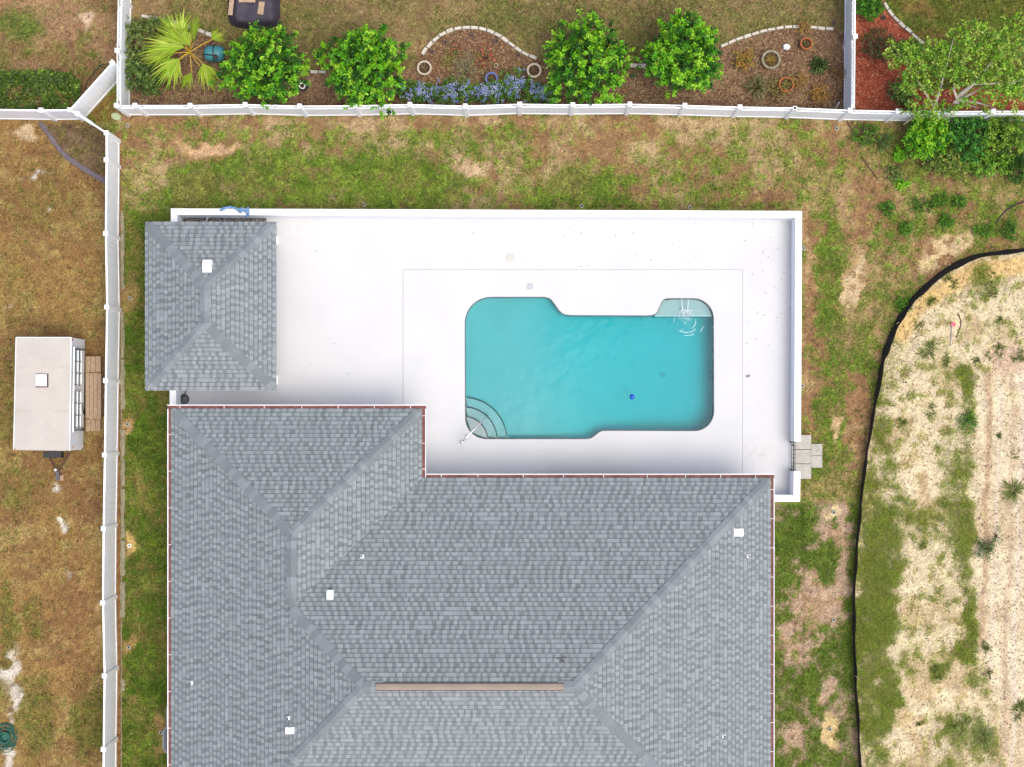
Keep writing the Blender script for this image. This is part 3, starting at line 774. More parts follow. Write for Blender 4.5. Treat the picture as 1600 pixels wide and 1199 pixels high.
def shingle_roof(planes, root, part, n_single, keep=lambda p: True, seed=1):
    """planes: list of (polygon, u, v, n); links n_single shingles as objects and the rest as one mesh"""
    rs = random.Random(seed)
    segs = []
    WQ = [.08, .10, .12, .14, .17, .22, .28]
    for (poly, O, U, V_, N) in planes:
        uv = [((p - O).dot(U), (p - O).dot(V_)) for p in poly]
        vmax = max(q[1] for q in uv)
        def span(v):
            xs = []
            for i in range(len(uv)):
                (u0, v0), (u1, v1) = uv[i], uv[(i + 1) % len(uv)]
                if (v0 <= v) != (v1 <= v): xs.append(u0 + (u1 - u0) * (v - v0) / (v1 - v0))
            xs.sort(); return (xs[0], xs[-1]) if len(xs) >= 2 else None
        v = 0.0
        while v < vmax - .03:
            e = min(EXPO, vmax - v)
            a, b = span(v + 1e-4), span(v + e - 1e-4)
            if a is None: break
            if b is None: b = a
            lo_, umax = min(a[0], b[0]), max(a[1], b[1]); PT = .235
            off = lo_ - PT + rs.choice((0, .06, .12, .18)) + rs.uniform(-.02, .02)
            cuts = []; kk = 0
            while off + kk * PT < umax + PT:
                c0 = off + kk * PT + rs.choice((-.03, -.015, 0, .015, .03))
                cuts.append((c0, True))
                if rs.random() > .07: cuts.append((c0 + rs.choice((.10, .12, .13, .15)), False))
                kk += 1
            for (u, tab), (u2, _) in zip(cuts[:-1], cuts[1:]):
                w = round(u2 - u, 3)
                if w < .01: continue
                s0, s1 = max(u, a[0]), min(u + w, a[1]); t0, t1 = max(u, b[0]), min(u + w, b[1])
                if s1 < s0: s0 = s1 = (a[0] if u + w < a[0] else a[1])
                if t1 < t0: t0 = t1 = (b[0] if u + w < b[0] else b[1])
                full = abs(s1 - s0 - w) < 1e-6 and abs(t1 - t0 - w) < 1e-6 and e == EXPO
                if max(s1 - s0, t1 - t0) > .008:
                    q = O + U * u + V_ * v
                    if keep(q):
                        segs.append((full, w, u, v, s0 - u, s1 - u, t0 - u, t1 - u, e, tab, rs.randrange(4), O, U, V_, N))
            v += EXPO
    full = [k for k, s in enumerate(segs) if s[0]]
    rs.shuffle(full); full.sort(key=lambda k: -segs[k][1])
    single = set(full[:n_single])
    mb = MB(); o0 = ORG[root]
    for k, (fl, w, u, v, s0, s1, t0, t1, e, tab, ci, O, U, V_, N) in enumerate(segs):
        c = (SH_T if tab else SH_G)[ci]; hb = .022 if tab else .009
        base = O + U * u + V_ * v
        if k in single:
            key = (w, tab, ci)
            if key not in _sh_cache:
                vs, fs = shingle_geo(0, w, 0, w, e, hb, .002)
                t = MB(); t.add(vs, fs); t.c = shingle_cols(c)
                me = bpy.data.meshes.new('shingle'); me.from_pydata(t.v, [], t.f)
                at = me.color_attributes.new('Col', 'FLOAT_COLOR', 'POINT')
                at.data.foreach_set('color', np.array([(*q, 1) for q in t.c], np.float32).ravel())
                me.materials.append(M['shingle']); _sh_cache[key] = me
            o = bpy.data.objects.new('shingle', _sh_cache[key]); COL.objects.link(o); o.parent = part
            rot = Matrix((U, V_, N)).transposed().to_4x4()
            o.matrix_local = Matrix.Translation(base - o0) @ rot
        else:
            vs, fs = shingle_geo(s0, s1, t0, t1, e, hb, .002)
            n0 = len(mb.v)
            mb.v += [tuple(base + U * x + V_ * y + N * z) for x, y, z in vs]
            mb.f += [[i + n0 for i in f] for f in fs]
            j = rs.uniform(.955, 1.045)
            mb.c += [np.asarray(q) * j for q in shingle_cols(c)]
    o = mb.build('shingles', M['shingle'], part); o['kind'] = 'stuff'
    print('shingles', len(segs))

def plane_of(poly, eave_a, eave_b):
    U = (eave_b - eave_a).normalized()
    # normal from the polygon
    N = Vector()
    for i in range(len(poly)):
        a, b = poly[i], poly[(i + 1) % len(poly)]
        N += a.cross(b)
    N.normalize()
    if N.z < 0: N = -N
    V_ = N.cross(U).normalized()
    if V_.z < 0: U = -U; V_ = N.cross(U).normalized()
    O = eave_a if (eave_b - eave_a).dot(U) > 0 else eave_b
    return (poly, O, U, V_, N)

CAPS = [C(142, 150, 154), C(149, 157, 161), C(136, 144, 148), C(155, 162, 166), C(140, 146, 150)]
def caps(A, B, n1, n2, part, wd=.15, step=.215, rnd=random.Random(3), rise=.02, start=.0):
    """bent cap shingles from A (low) up to B"""
    t = (B - A).normalized(); Ltot = (B - A).length
    ws = []
    for n in (n1, n2):
        w = t.cross(n).normalized()
        if w.z > 0: w = -w
        ws.append(w)
    up = (n1 + n2).normalized()
    s = start
    while s < Ltot - .03:
        st = step * rnd.uniform(.86, 1.14); e = min(s + st + .03, Ltot)
        P0, P1 = A + t * s, A + t * e
        hb, ht = rise + .026, rise + .008
        wj = wd * rnd.uniform(.96, 1.04); sk = rnd.uniform(-.008, .008)
        v = [P0 + up * hb, P0 + ws[0] * wj + n1 * (hb) + t * sk, P1 + ws[0] * wj + n1 * ht, P1 + up * ht, P1 + ws[1] * wj + n2 * ht, P0 + ws[1] * wj + n2 * hb - t * sk,
             P0 - up * .01, P0 + ws[0] * wj - n1 * .005, P0 + ws[1] * wj - n2 * .005, P1 + ws[0] * wj - n1 * .005, P1 + ws[1] * wj - n2 * .005]
        f = [(0, 1, 2, 3), (0, 3, 4, 5), (0, 6, 7, 1), (0, 5, 8, 6), (1, 7, 9, 2), (5, 4, 10, 8)]
        c = np.asarray(rnd.choice(CAPS)) * rnd.uniform(.96, 1.04)
        MB().add(v, f, c).build('ridge_cap', M['shingle'], part)
        s += st

# ---- house (d = metres south of the point below the camera, y = -d)
ZE = 2.8
def P3(x, d, z): return Vector((x, -d, z))
xW, xE, dN, dWN, xWE, dS, dSS = -11.28, 8.12, 2.22, -.02, -3.17, 15.42, 19.0
PW, PE = P3(-4.76, 8.44, 6.25), P3(1.66, 8.44, 6.25)
zr = 2.8 + (6.25 - 2.8) / (-4.76 - xW) * (-7.11 - xW)
WPk = P3(-7.11, 3.88, zr); WJn = P3(-7.11, 2.22 + (zr - ZE) / (3.45 / 6.22), zr)
SJn = P3(-7.11, 10.96, zr); SPk = P3(-7.11, 15.1, zr)
c_nw, c_nwe, c_in, c_ne = P3(xW, dWN, ZE), P3(xWE, dWN, ZE), P3(xWE, dN, ZE), P3(xE, dN, ZE)
c_se, c_sin, c_sswe, c_ssw = P3(xE, dS, ZE), P3(xWE, dS, ZE), P3(xWE, dSS, ZE), P3(xW, dSS, ZE)
house = thing('house', P3(-1.5, 9.0, 0), 'single-storey house with a large grey shingled hip roof beside the pool', 'house')
polys = {
 'w': ([c_nw, WPk, WJn, PW, SJn, SPk, c_ssw], c_nw, c_ssw),
 'wn': ([c_nw, c_nwe, WPk], c_nw, c_nwe),
 'we': ([c_nwe, c_in, WJn, WPk], c_nwe, c_in),
 'n': ([c_in, c_ne, PE, PW, WJn], c_in, c_ne),
 'e': ([c_ne, c_se, PE], c_ne, c_se),
 's': ([c_se, c_sin, SJn, PW, PE], c_se, c_sin),
 'swe': ([c_sin, c_sswe, SPk, SJn], c_sin, c_sswe),
 'sws': ([c_sswe, c_ssw, SPk], c_sswe, c_ssw)}
PL = {k: plane_of(*v) for k, v in polys.items()}
mb = MB()
for k, (poly, O, U, V_, N) in PL.items():
    pts = [p - N * .012 for p in poly]
    mb.add(pts, [tuple(range(len(pts)))], SH_G[1])
roof = mb.build('roof', M['shingle'], house)
shingle_roof([PL[k] for k in ('w', 'wn', 'we', 'n', 'e', 's')], house, roof, 300, keep=lambda q: q.y > -13.2, seed=4)
nv = lambda k: PL[k][4]
rr = random.Random(8)
caps(c_nw, WPk, nv('w'), nv('wn'), roof, rnd=rr, start=.16); caps(c_nwe, WPk, nv('wn'), nv('we'), roof, rnd=rr, start=.16)
caps(WJn + Vector((0, .1, 0)), WPk - Vector((0, .05, 0)), nv('w'), nv('we'), roof, wd=.16, rnd=rr)
caps(WJn, PW, nv('w'), nv('n'), roof, rnd=rr); caps(c_ne, PE, nv('e'), nv('n'), roof, rnd=rr, start=.16)
SEv = c_se + (PE - c_se) * .33
caps(SEv, PE, nv('e'), nv('s'), roof, rnd=rr); caps(SJn, PW, nv('w'), nv('s'), roof, rnd=rr)
caps(SJn + Vector((0, -1.2, 0)), SJn, nv('w'), nv('swe'), roof, wd=.16, rnd=rr)
caps(PW, PW + Vector((.62, 0, 0)), nv('n'), nv('s'), roof, wd=.17, rnd=rr, rise=.03); caps(PE, PE - Vector((.5, 0, 0)), nv('n'), nv('s'), roof, wd=.17, rnd=rr, rise=.03)
# ridge vent
ra, rb = W(587, 1074.5, 6.3), W(880, 1075.5, 6.3)
rv = MB()
for sgn, n_ in ((1, nv('n')), (-1, nv('s'))):
    dn = Vector((0, sgn, -.5)).normalized()
    a0, a1 = Vector((ra.x, PW.y, 6.34)), Vector((rb.x, PW.y, 6.34))
    b0, b1 = a0 + dn * .10, a1 + dn * .10
    e0, e1 = b0 - Vector((0, 0, .07)), b1 - Vector((0, 0, .07))
    rv.add([a0, a1, b1, b0, e1, e0], [(0, 1, 2, 3), (3, 2, 4, 5)])
for x in (ra.x, rb.x):
    rv.add([(x, PW.y - .09, 6.22), (x, PW.y + .09, 6.22), (x, PW.y + .09, 6.295), (x, PW.y, 6.34), (x, PW.y - .09, 6.295)], [(0, 1, 2, 3, 4)])
rv.build('ridge_vent', M['ridgevent'], roof)
for sgn in (1, -1):
    y = PW.y + sgn * .105
    MB().box(((ra.x + rb.x) / 2, y, 6.262), (rb.x - ra.x + .02, .022, .045)).build('ridge_vent_baffle', M['brown_metal'], roof)
# roof furniture
def roof_z(px, py, keys, PLs):
    """point of the roof under a photograph pixel"""
    for k in keys:
        poly, O, U, V_, N = PLs[k]
        cam_p = Vector((0, 0, H)); q = W(px, py, 0); dr = q - cam_p
        t = (O - cam_p).dot(N) / dr.dot(N); p = cam_p + dr * t
        return p, U, V_, N
def gooseneck(px, py, key, w, l, PLs=PL, part=roof, hgt=.16, mt='ventwhite'):
    p, U, V_, N = roof_z(px, py, [key], PLs)
    rot = Matrix((U, V_, N)).transposed()
    mb = MB(); mb.box(p + N * .014, (w * 1.05, l * 1.2, .02), M=rot)
    prof = [(-l / 2, .02), (-l / 2, hgt * .75), (-l * .35, hgt), (l * .3, hgt * .95), (l / 2, .03)]
    vs = [p + U * s * w / 2 + V_ * a + N * b for s in (-1, 1) for a, b in prof]
    n = len(prof)
    mb.add(vs, [tuple(range(n)), tuple(reversed(range(n, 2 * n)))] + [(i, i + n, i + n + 1, i + 1) for i in range(n - 1)])
    return mb.build('exhaust_vent', M[mt], part)
gooseneck(1153, 832, 'e', .24, .27); gooseneck(516, 930, 'n', .20, .26); gooseneck(454, 1141, 'w', .20, .25)
def boot(px, py, key, PLs=PL, part=roof):
    p, U, V_, N = roof_z(px, py, [key], PLs)
    rot = Matrix((U, V_, N)).transposed()
    mb = MB(); mb.box(p + N * .016 + V_ * .02, (.11, .13, .012), M=rot)
    mb.lathe([(.060, -.02), (.055, .03), (.042, .07), (.042, .085)], p + Vector((0, 0, .01)), 12)
    mb.build('pipe_boot', M['ventwhite'], part)
    MB().lathe([(.026, 0), (.026, .24), (.018, .24), (.018, .2)], p, 10).build('vent_pipe', M['dark'], part)
boot(566, 869, 'n'); boot(1170, 869, 'e'); boot(298.5, 1067, 'w'); boot(450, 1122, 'w'); boot(1131.5, 1150, 'e')
for dx, dy in ((-3, 0), (4, -1), (1, 4)):
    p, U, V_, N = roof_z(877 + dx, 1029 + dy, ['n'], PL)
    MB().box(p + N * .016, (.16, .07, .012), M=Matrix((U, V_, N)).transposed()).build('patched_shingle', M['darkgrey'], roof)
# eaves: fascia, soffit, gutters
foot = [c_nw, c_nwe, c_in, c_ne, c_se, c_sin, c_sswe, c_ssw]
fill_poly([(p.x, p.y) for p in foot], [], ZE - .17, 'soffit', M['trim'], house)
mb = MB()
for i in range(len(foot)):
    a, b = foot[i], foot[(i + 1) % len(foot)]
    mb.add([a - Vector((0, 0, .012)), b - Vector((0, 0, .012)), b - Vector((0, 0, .17)), a - Vector((0, 0, .17))], [(0, 1, 2, 3)])
mb.build('fascia', M['trim'], house)
def gutter(a, b, out, hang, ea=0.0, eb=0.0):
    t = (b - a).normalized(); a = a - t * ea; b = b + t * eb
    z = Vector((0, 0, 1)); wg = .115
    prof = [(.004, -.13), (.004, -.02)]
    g = MB()
    A = lambda p, o, h: p + out * o + z * h
    L_ = [(.03, -.115), (.085, -.115), (wg, -.045), (wg, -.015), (wg + .016, -.015), (wg + .016, -.06), (.09, -.14), (.03, -.14)]
    vs = [A(p, o, h) for p in (a, b) for o, h in L_]; n = len(L_)
    g.add(vs, [(i, (i + 1) % n, n + (i + 1) % n, n + i) for i in range(n)] + [tuple(range(n)), tuple(reversed(range(n, 2 * n)))])
    go = g.build('gutter', M['ventwhite'], house)
    MB().add([A(a, .0, -.07), A(b, .0, -.07), A(b, wg - .01, -.062), A(a, wg - .01, -.062)], [(0, 1, 2, 3)]).build('leaf_litter', M['gutter_in'], go)
    for h in hang:
        s = (b - a).length * h; p = a + t * s
        c = p + out * (wg / 2 + .01) + z * (-.012)
        sx = .013 if abs(t.x) > .5 else wg; sy = .013 if abs(t.y) > .5 else wg
        MB().box(c, (sx, sy, .012)).build('gutter_hanger', M['ventwhite'], go)
k8 = lambda n, o=.5: [(i + o) / n for i in range(n)]
gutter(c_nw, c_nwe, Vector((0, 1, 0)), [.05, .22, .375, .52, .66, .80, .94], .14, .14)
gutter(c_nwe, c_in, Vector((1, 0, 0)), [.1, .5, .87])
gutter(c_in, c_ne, Vector((0, 1, 0)), [.045, .15, .28, .395, .51, .635, .745, .845, .945], -.12, .14)
gutter(c_ssw, c_nw, Vector((-1, 0, 0)), k8(16, .3))
gutter(c_ne, c_se, Vector((1, 0, 0)), k8(14, .4))
# walls under the eaves, with openings
ov = .5
wf = [P3(xW + ov, dWN + ov, 0), P3(xWE - ov, dWN + ov, 0), P3(xWE - ov, dN + ov, 0), P3(xE - ov, dN + ov, 0), P3(xE - ov, dS - ov, 0), P3(xWE - ov, dS - ov, 0), P3(xWE - ov, dSS - ov, 0), P3(xW + ov, dSS - ov, 0)]
mb = MB(); n = len(wf)
mb.add([(p.x, p.y, -.1) for p in wf] + [(p.x, p.y, ZE - .17) for p in wf], [(i, (i + 1) % n, n + (i + 1) % n, n + i) for i in range(n)])
mb.build('wall', M['housewall'], house)
def opening(a, b, z0, z1, out, name):
    t = (b - a).normalized(); c = (a + b) / 2; c.z = (z0 + z1) / 2; Lx = (b - a).length
    sz = (Lx if abs(t.x) > .5 else .06, Lx if abs(t.y) > .5 else .06, z1 - z0)
    o = MB().box(c + out * .02, sz).build(name, M['trim'], house)
    s2 = (max(sz[0] - .12, .05), max(sz[1] - .12, .05), sz[2] - .12)
    MB().box(c + out * .035, s2).build('pane', M['window'], o)
opening(P3(.5, dN + ov, 0), P3(4.2, dN + ov, 0), .4, 2.45, Vector((0, 1, 0)), 'sliding_door')
opening(P3(5.4, dN + ov, 0), P3(6.8, dN + ov, 0), 1.1, 2.3, Vector((0, 1, 0)), 'window')
opening(P3(-8.8, dWN + ov, 0), P3(-6.6, dWN + ov, 0), 1.1, 2.3, Vector((0, 1, 0)), 'window')
for d in (3.5, 8.0): opening(P3(xW + ov, d, 0), P3(xW + ov, d + 1.3, 0), 1.1, 2.3, Vector((-1, 0, 0)), 'window')
for d in (5.5, 10.0): opening(P3(xE - ov, d, 0), P3(xE - ov, d + 1.3, 0), 1.1, 2.3, Vector((1, 0, 0)), 'window')

# ---- cabana at the corner of the deck
HZ = 2.65
hx0, hx1, hd0, hd1 = -12.155, -7.916, -6.088, -.623
hut = thing('cabana', P3((hx0 + hx1) / 2, (hd0 + hd1) / 2, ZD), 'small open cabana with a grey shingled hip roof at the deck corner', 'cabana')
hh = (hx1 - hx0) / 2; hz = HZ + hh * .5; hm = (hx0 + hx1) / 2
q_nw, q_ne, q_se, q_sw = P3(hx0, hd0, HZ), P3(hx1, hd0, HZ), P3(hx1, hd1, HZ), P3(hx0, hd1, HZ)
rN, rS = P3(hm, hd0 + hh, hz), P3(hm, hd1 - hh, hz)
HP = {'n': plane_of([q_nw, q_ne, rN], q_nw, q_ne), 'e': plane_of([q_ne, q_se, rS, rN], q_ne, q_se), 's': plane_of([q_se, q_sw, rS], q_se, q_sw), 'w': plane_of([q_sw, q_nw, rN, rS], q_sw, q_nw)}
mb = MB()
for poly, O, U, V_, N in HP.values():
    mb.add([p - N * .012 for p in poly], [tuple(range(len(poly)))], SH_G[1])
hroof = mb.build('roof', M['shingle'], hut)
shingle_roof(list(HP.values()), hut, hroof, 300, seed=9)
hn = lambda k: HP[k][4]
for a, b, k1, k2 in ((q_nw, rN, 'n', 'w'), (q_ne, rN, 'n', 'e'), (q_se, rS, 's', 'e'), (q_sw, rS, 's', 'w'), (rS, rN, 'e', 'w')):
    caps(a, b, hn(k1), hn(k2), hroof, rnd=rr, start=.16 if b.z - a.z > .1 else 0)
gooseneck(324.5, 417, 'n', .28, .36, HP, hroof, .2)
MB().prism([(hx0, -hd0), (hx1, -hd0), (hx1, -hd1), (hx0, -hd1)], HZ - .14, HZ - .014).build('fascia', M['greybox'], hut)
for x, d in ((-11.0, -5.7), (-8.3, -5.7), (-8.3, -1.0), (-11.0, -1.0)):
    c = MB().box((x, -d, (ZD + HZ - .14) / 2), (.22, .22, HZ - .14 - ZD)).build('column', M['trim'], hut)
    MB().box((x, -d, ZD + .08), (.30, .30, .16)).build('column_base', M['trim'], c)

# ------------------------------------------------------------------ vinyl fences
FH = 1.83
_lat = {}
def fence_run(name, label, posts_px, lattice, cap_missing=(), htop=FH, first=True, lastp=True):
    pts = [W(x, y, htop + .04) for x, y in posts_px]
    root = thing(name, (pts[0].x, pts[0].y, 0), label, 'fence')
    for k, p in enumerate(pts):
        if (k == 0 and not first) or (k == len(pts) - 1 and not lastp): continue
        t = (pts[min(k + 1, len(pts) - 1)] - pts[max(k - 1, 0)]); ang = math.atan2(t.y, t.x)
        po = MB().box((p.x, p.y, (htop + .05 - .1) / 2), (.127, .127, htop + .05 + .1), ang).build('post', M['vinyl'], root)
        z = htop + .05
        c, s = math.cos(ang), math.sin(ang); q = lambda a, b, zz: (p.x + a * c - b * s, p.y + a * s + b * c, zz)
        e = .075
        if k in cap_missing:
            MB().box((p.x, p.y, z - .01), (.09, .09, .03), ang).build('open_top', M['dark'], po)
        else:
            MB().add([q(-e, -e, z), q(e, -e, z), q(e, e, z), q(-e, e, z), q(-e, -e, z + .03), q(e, -e, z + .03), q(e, e, z + .03), q(-e, e, z + .03), q(0, 0, z + .075)],
                     [(0, 1, 5, 4), (1, 2, 6, 5), (2, 3, 7, 6), (3, 0, 4, 7), (4, 5, 8), (5, 6, 8), (6, 7, 8), (7, 4, 8), (0, 3, 2, 1)]).build('post_cap', M['vinyl'], po)
    for k in range(len(pts) - 1):
        a, b = pts[k], pts[k + 1]; t = (b - a); L_ = t.length - .12; t.normalize(); ang = math.atan2(t.y, t.x)
        c = (a + b) / 2
        zp = htop - .44 if lattice else htop - .06
        # tongue and groove boards
        nb = max(1, round(L_ / .18)); bw = L_ / nb
        mb = MB()
        for i in range(nb):
            q = c + t * (-L_ / 2 + bw * (i + .5))
            mb.box((q.x, q.y, (zp + .12) / 2), (bw - .003, .024, zp - .12), ang)
        pn = mb.build('panel', M['vinyl_panel'], root)
        MB().box((c.x, c.y, htop - (.03 if not lattice else .012)), (L_, .055 if not lattice else .036, .07 if not lattice else .03), ang).build('top_rail', M['vinyl'], pn)
        MB().box((c.x, c.y, .09), (L_, .05, .14), ang).build('bottom_rail', M['vinyl'], pn)
        if lattice:
            MB().box((c.x, c.y, zp), (L_, .05, .07), ang).build('middle_rail', M['vinyl'], pn)
            mb = MB(); n_ = t.cross(Vector((0, 0, 1)))
            h0, h1 = zp + .03, htop - .025; hh_ = h1 - h0; w = .04; st = .165
            for sgn in (1, -1):
                s = -L_ / 2
                while s < L_ / 2 - hh_ - w:
                    s0 = s if sgn > 0 else s + hh_; s1 = s + hh_ if sgn > 0 else s
                    off = n_ * (.006 * sgn)
                    p0, p1 = c + t * s0 + off, c + t * (s0 + w) + off; p2, p3 = c + t * (s1 + w) + off, c + t * s1 + off
                    f0 = [Vector((p0.x, p0.y, h0)), Vector((p1.x, p1.y, h0)), Vector((p2.x, p2.y, h1)), Vector((p3.x, p3.y, h1))]
                    o_ = n_ * .005
                    mb.add([v + o_ for v in f0] + [v - o_ for v in f0], [(0, 1, 2, 3), (7, 6, 5, 4), (0, 4, 5, 1), (3, 2, 6, 7), (0, 3, 7, 4), (1, 5, 6, 2)])
                    s += st
            mb.build('lattice', M['vinyl'], pn)
    return root
back = [(182, 165), (211, 165), (297, 165), (383, 163.5), (468, 166), (555, 165.5), (640.5, 163.5), (727, 166), (812, 163), (895, 164), (984, 163), (1070, 165), (1156, 167.5), (1242, 169), (1328, 172.5), (1403, 174), (1478, 174.5), (1552, 174), (1640, 174), (1726, 174)]
fence_run('vinyl_fence', 'long white lattice-topped vinyl fence between the yard and the planting beds', back, True, (13,))
fence_run('vinyl_fence', 'white lattice-topped fence running to the top edge left of the palm', [(183, 165), (183, 79), (185, -8), (186, -95), (186, -182)], True, first=False)
fence_run('vinyl_fence', 'white lattice-topped fence running to the top edge between flower bed and red mulch', [(1335, 172), (1336, 57), (1337, -58), (1338, -173)], True, first=False)
fence_run('vinyl_fence', 'long plain white fence beside the camper along the left yard', [(166, 208), (166, 250), (165, 365), (167, 480), (165, 595), (163.5, 711), (161.5, 826), (160.5, 942), (163, 1056), (161.5, 1171), (161, 1286), (161, 1401)], False)
fence_run('vinyl_fence', 'plain white fence below the clipped hedge at the left edge', [(-165, 170), (-50, 171), (64, 172.5), (109, 172)], False)
fence_run('vinyl_fence', 'short slanted white fence piece joining hedge fence to camper fence', [(109, 172), (121, 178), (166, 208)], False, first=False, lastp=False)
fence_run('vinyl_fence', 'slanted white fence panel between the hedge and the palm garden', [(109, 172), (175.5, 98)], False, first=False)

# ------------------------------------------------------------------ plants
def leaf_quads(P, D, Nn, L_, Wd):
    """diamond leaves: base P, direction D, normal Nn"""
    S = np.cross(D, Nn); S /= (np.linalg.norm(S, axis=1, keepdims=True) + 1e-9)
    mid = P + D * (L_ * .45)[:, None]
    tip = P + D * L_[:, None] - Nn * (L_ * .12)[:, None]
    lift = Nn * (Wd * .25)[:, None]
    V = np.stack([P, mid + S * Wd[:, None] + lift, tip, mid - S * Wd[:, None] + lift], 1)
    return V.reshape(-1, 3)
def unit(a): return a / (np.linalg.norm(a, axis=1, keepdims=True) + 1e-9)
def foliage(c, rx, ry, rz, n_cl, n_leaf, leaf, pal, r_in=.5, up=.35, spread=.10, low=-.3, wid=.36, lobes=0):
    """leafy sprigs through an ellipsoid; returns verts and colours"""
    d = unit(rng.normal(size=(n_cl, 3))); d[:, 2] = np.where(d[:, 2] < low, -d[:, 2] * .6, d[:, 2]); d = unit(d)
    rad = rng.uniform(r_in ** 2, 1, n_cl) ** .5
    ang = np.arctan2(d[:, 1], d[:, 0]); ph = rng.uniform(0, 6.28, 4)
    lob = 1 + .09 * np.sin(3 * ang + ph[0]) + .07 * np.sin(5 * ang + ph[1]) + .06 * np.sin(8 * ang + ph[2]) + .08 * np.sin(4 * d[:, 2] * 3 + ph[3])
    rad = rad * lob
    cen = d * rad[:, None] * np.array([rx, ry, rz]) + np.array(c)
    out = unit(d + np.array([0, 0, up]) + rng.normal(0, .3, (n_cl, 3)))
    tone = rng.choice(len(pal), n_cl)
    idx = np.repeat(np.arange(n_cl), n_leaf); n = len(idx)
    t = rng.random(n)
    P = cen[idx] + out[idx] * (t * spread * 1.3)[:, None] + rng.normal(0, spread * .33, (n, 3))
    D = unit(out[idx] * .6 + rng.normal(0, .75, (n, 3)) + np.array([0, 0, .1]))
    Nn = unit(out[idx] + rng.normal(0, .35, (n, 3)) + np.array([0, 0, .7])); Nn = unit(Nn - D * (Nn * D).sum(1, keepdims=True))
    Ls = leaf * rng.uniform(.6, 1.25, n); V = leaf_quads(P, D, Nn, Ls, Ls * wid)
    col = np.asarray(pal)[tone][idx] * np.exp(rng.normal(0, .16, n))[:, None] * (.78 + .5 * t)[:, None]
    return V, np.repeat(col, 4, 0)
def join_f(parts): return np.concatenate([p[0] for p in parts]), np.concatenate([p[1] for p in parts])
LIME = [C(144, 214, 34), C(118, 196, 26), C(96, 172, 26), C(170, 228, 56), C(64, 132, 24), C(44, 98, 20)]
MIDG = [C(110, 160, 46), C(74, 120, 32), C(112, 156, 46), C(58, 96, 28)]
def limbs(mb, base, top, r0, n, spread, hgt):
    mb.tube([base, base.lerp(top, .5) + Vector((R(-.04, .04), R(-.04, .04), 0)), top], [r0, r0 * .8, r0 * .55], 8)
    for k in range(n):
        a = 6.28 * k / n + R(-.4, .4); e = top + Vector((math.cos(a) * spread, math.sin(a) * spread, hgt * R(.5, 1)))
        m_ = top.lerp(e, .5) + Vector((0, 0, hgt * .15))
        mb.tube([top - Vector((0, 0, .1)), m_, e], [r0 * .5, r0 * .35, r0 * .12], 6)
def round_tree(px, py, rpx, label, seed):
    z = 1.6; p = W(px, py, z); r = rpx * (H - z) / F
    t = thing('garden_tree', (p.x, p.y, 0), label, 'tree', 'round trees in the bed behind the fence')
    mb = MB(); limbs(mb, Vector((p.x, p.y, -.05)), Vector((p.x, p.y, .9)), .07, 7, r * .6, .8)
    mb.build('trunk', M['brownbark'], t)
    vx, vy = R(.88, 1.02), R(.88, 1.02)
    V, c = foliage((p.x, p.y, z), r * .99 * vx, r * .99 * vy, R(.9, 1.15), int(R(360, 460)), 30, R(.075, .095), LIME, .40, .5, .12)
    V2, c2 = foliage((p.x, p.y, z - .1), r * .75, r * .75, .75, 160, 18, .09, LIME[4:] , .1, .3, .14)
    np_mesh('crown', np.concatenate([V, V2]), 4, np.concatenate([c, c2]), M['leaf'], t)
round_tree(414, 106, 65, 'round lime-green tree next to the palm and dark grey cover', 1)
round_tree(572, 107, 66, 'round lime-green tree between the small black pot and cream pot', 2)
round_tree(919, 98, 69, 'largest round lime-green tree, overhanging the lattice fence right of the blue flowers', 3)
round_tree(1067, 86, 63, 'rightmost round lime-green tree, beside the ornamental grass', 4)

def bush(name, px, py, rpx, rpy, h, label, pal, n_cl=120, n_leaf=14, leaf=.07, group=None, r_in=.2, wid=.36, spread=.09, cat='shrub', mixin=None):
    z = h * .5; p = W(px, py, z); k = (H - z) / F
    t = thing(name, (p.x, p.y, 0), label, cat, group)
    mb = MB()
    for i in range(6):
        a = R(0, 6.28); e = Vector((p.x + math.cos(a) * rpx * k * .6, p.y + math.sin(a) * rpy * k * .6, h * R(.5, .85)))
        mb.tube([(p.x, p.y, -.02), Vector((p.x, p.y, 0)).lerp(e, .5) + Vector((0, 0, .05)), e], [.02, .014, .006], 5)
    mb.build('stems', M['brownbark'], t)
    V, c = foliage((p.x, p.y, z), rpx * k, rpy * k, h * .55, n_cl, n_leaf, leaf, pal, r_in, .5, spread, low=-.2, wid=wid)
    if mixin is not None:
        V2, c2 = mixin((p.x, p.y, z), rpx * k, rpy * k, h)
        V = np.concatenate([V, V2]); c = np.concatenate([c, c2])
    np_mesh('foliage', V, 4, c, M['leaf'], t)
    return t
DKG = [C(92, 126, 54), C(76, 112, 48), C(114, 146, 66), C(134, 154, 80)]
OLIVE = [C(136, 158, 78), C(114, 138, 64), C(158, 170, 96), C(92, 118, 52)]
bush('garden_shrub', 222, 118, 32, 34, .9, 'dark green shrub below the palm in the fence corner', DKG, 220)
bush('garden_shrub', 212, 70, 20, 42, .9, 'olive shrub left of the palm against the white fence', OLIVE, 160)
bush('garden_shrub', 243, 45, 28, 15, .7, 'low green shrub above the palm by the stone edging', OLIVE, 120)
bush('garden_shrub', 240, 128, 22, 18, .6, 'small bright shrub at the foot of the lowest palm frond', MIDG, 90)
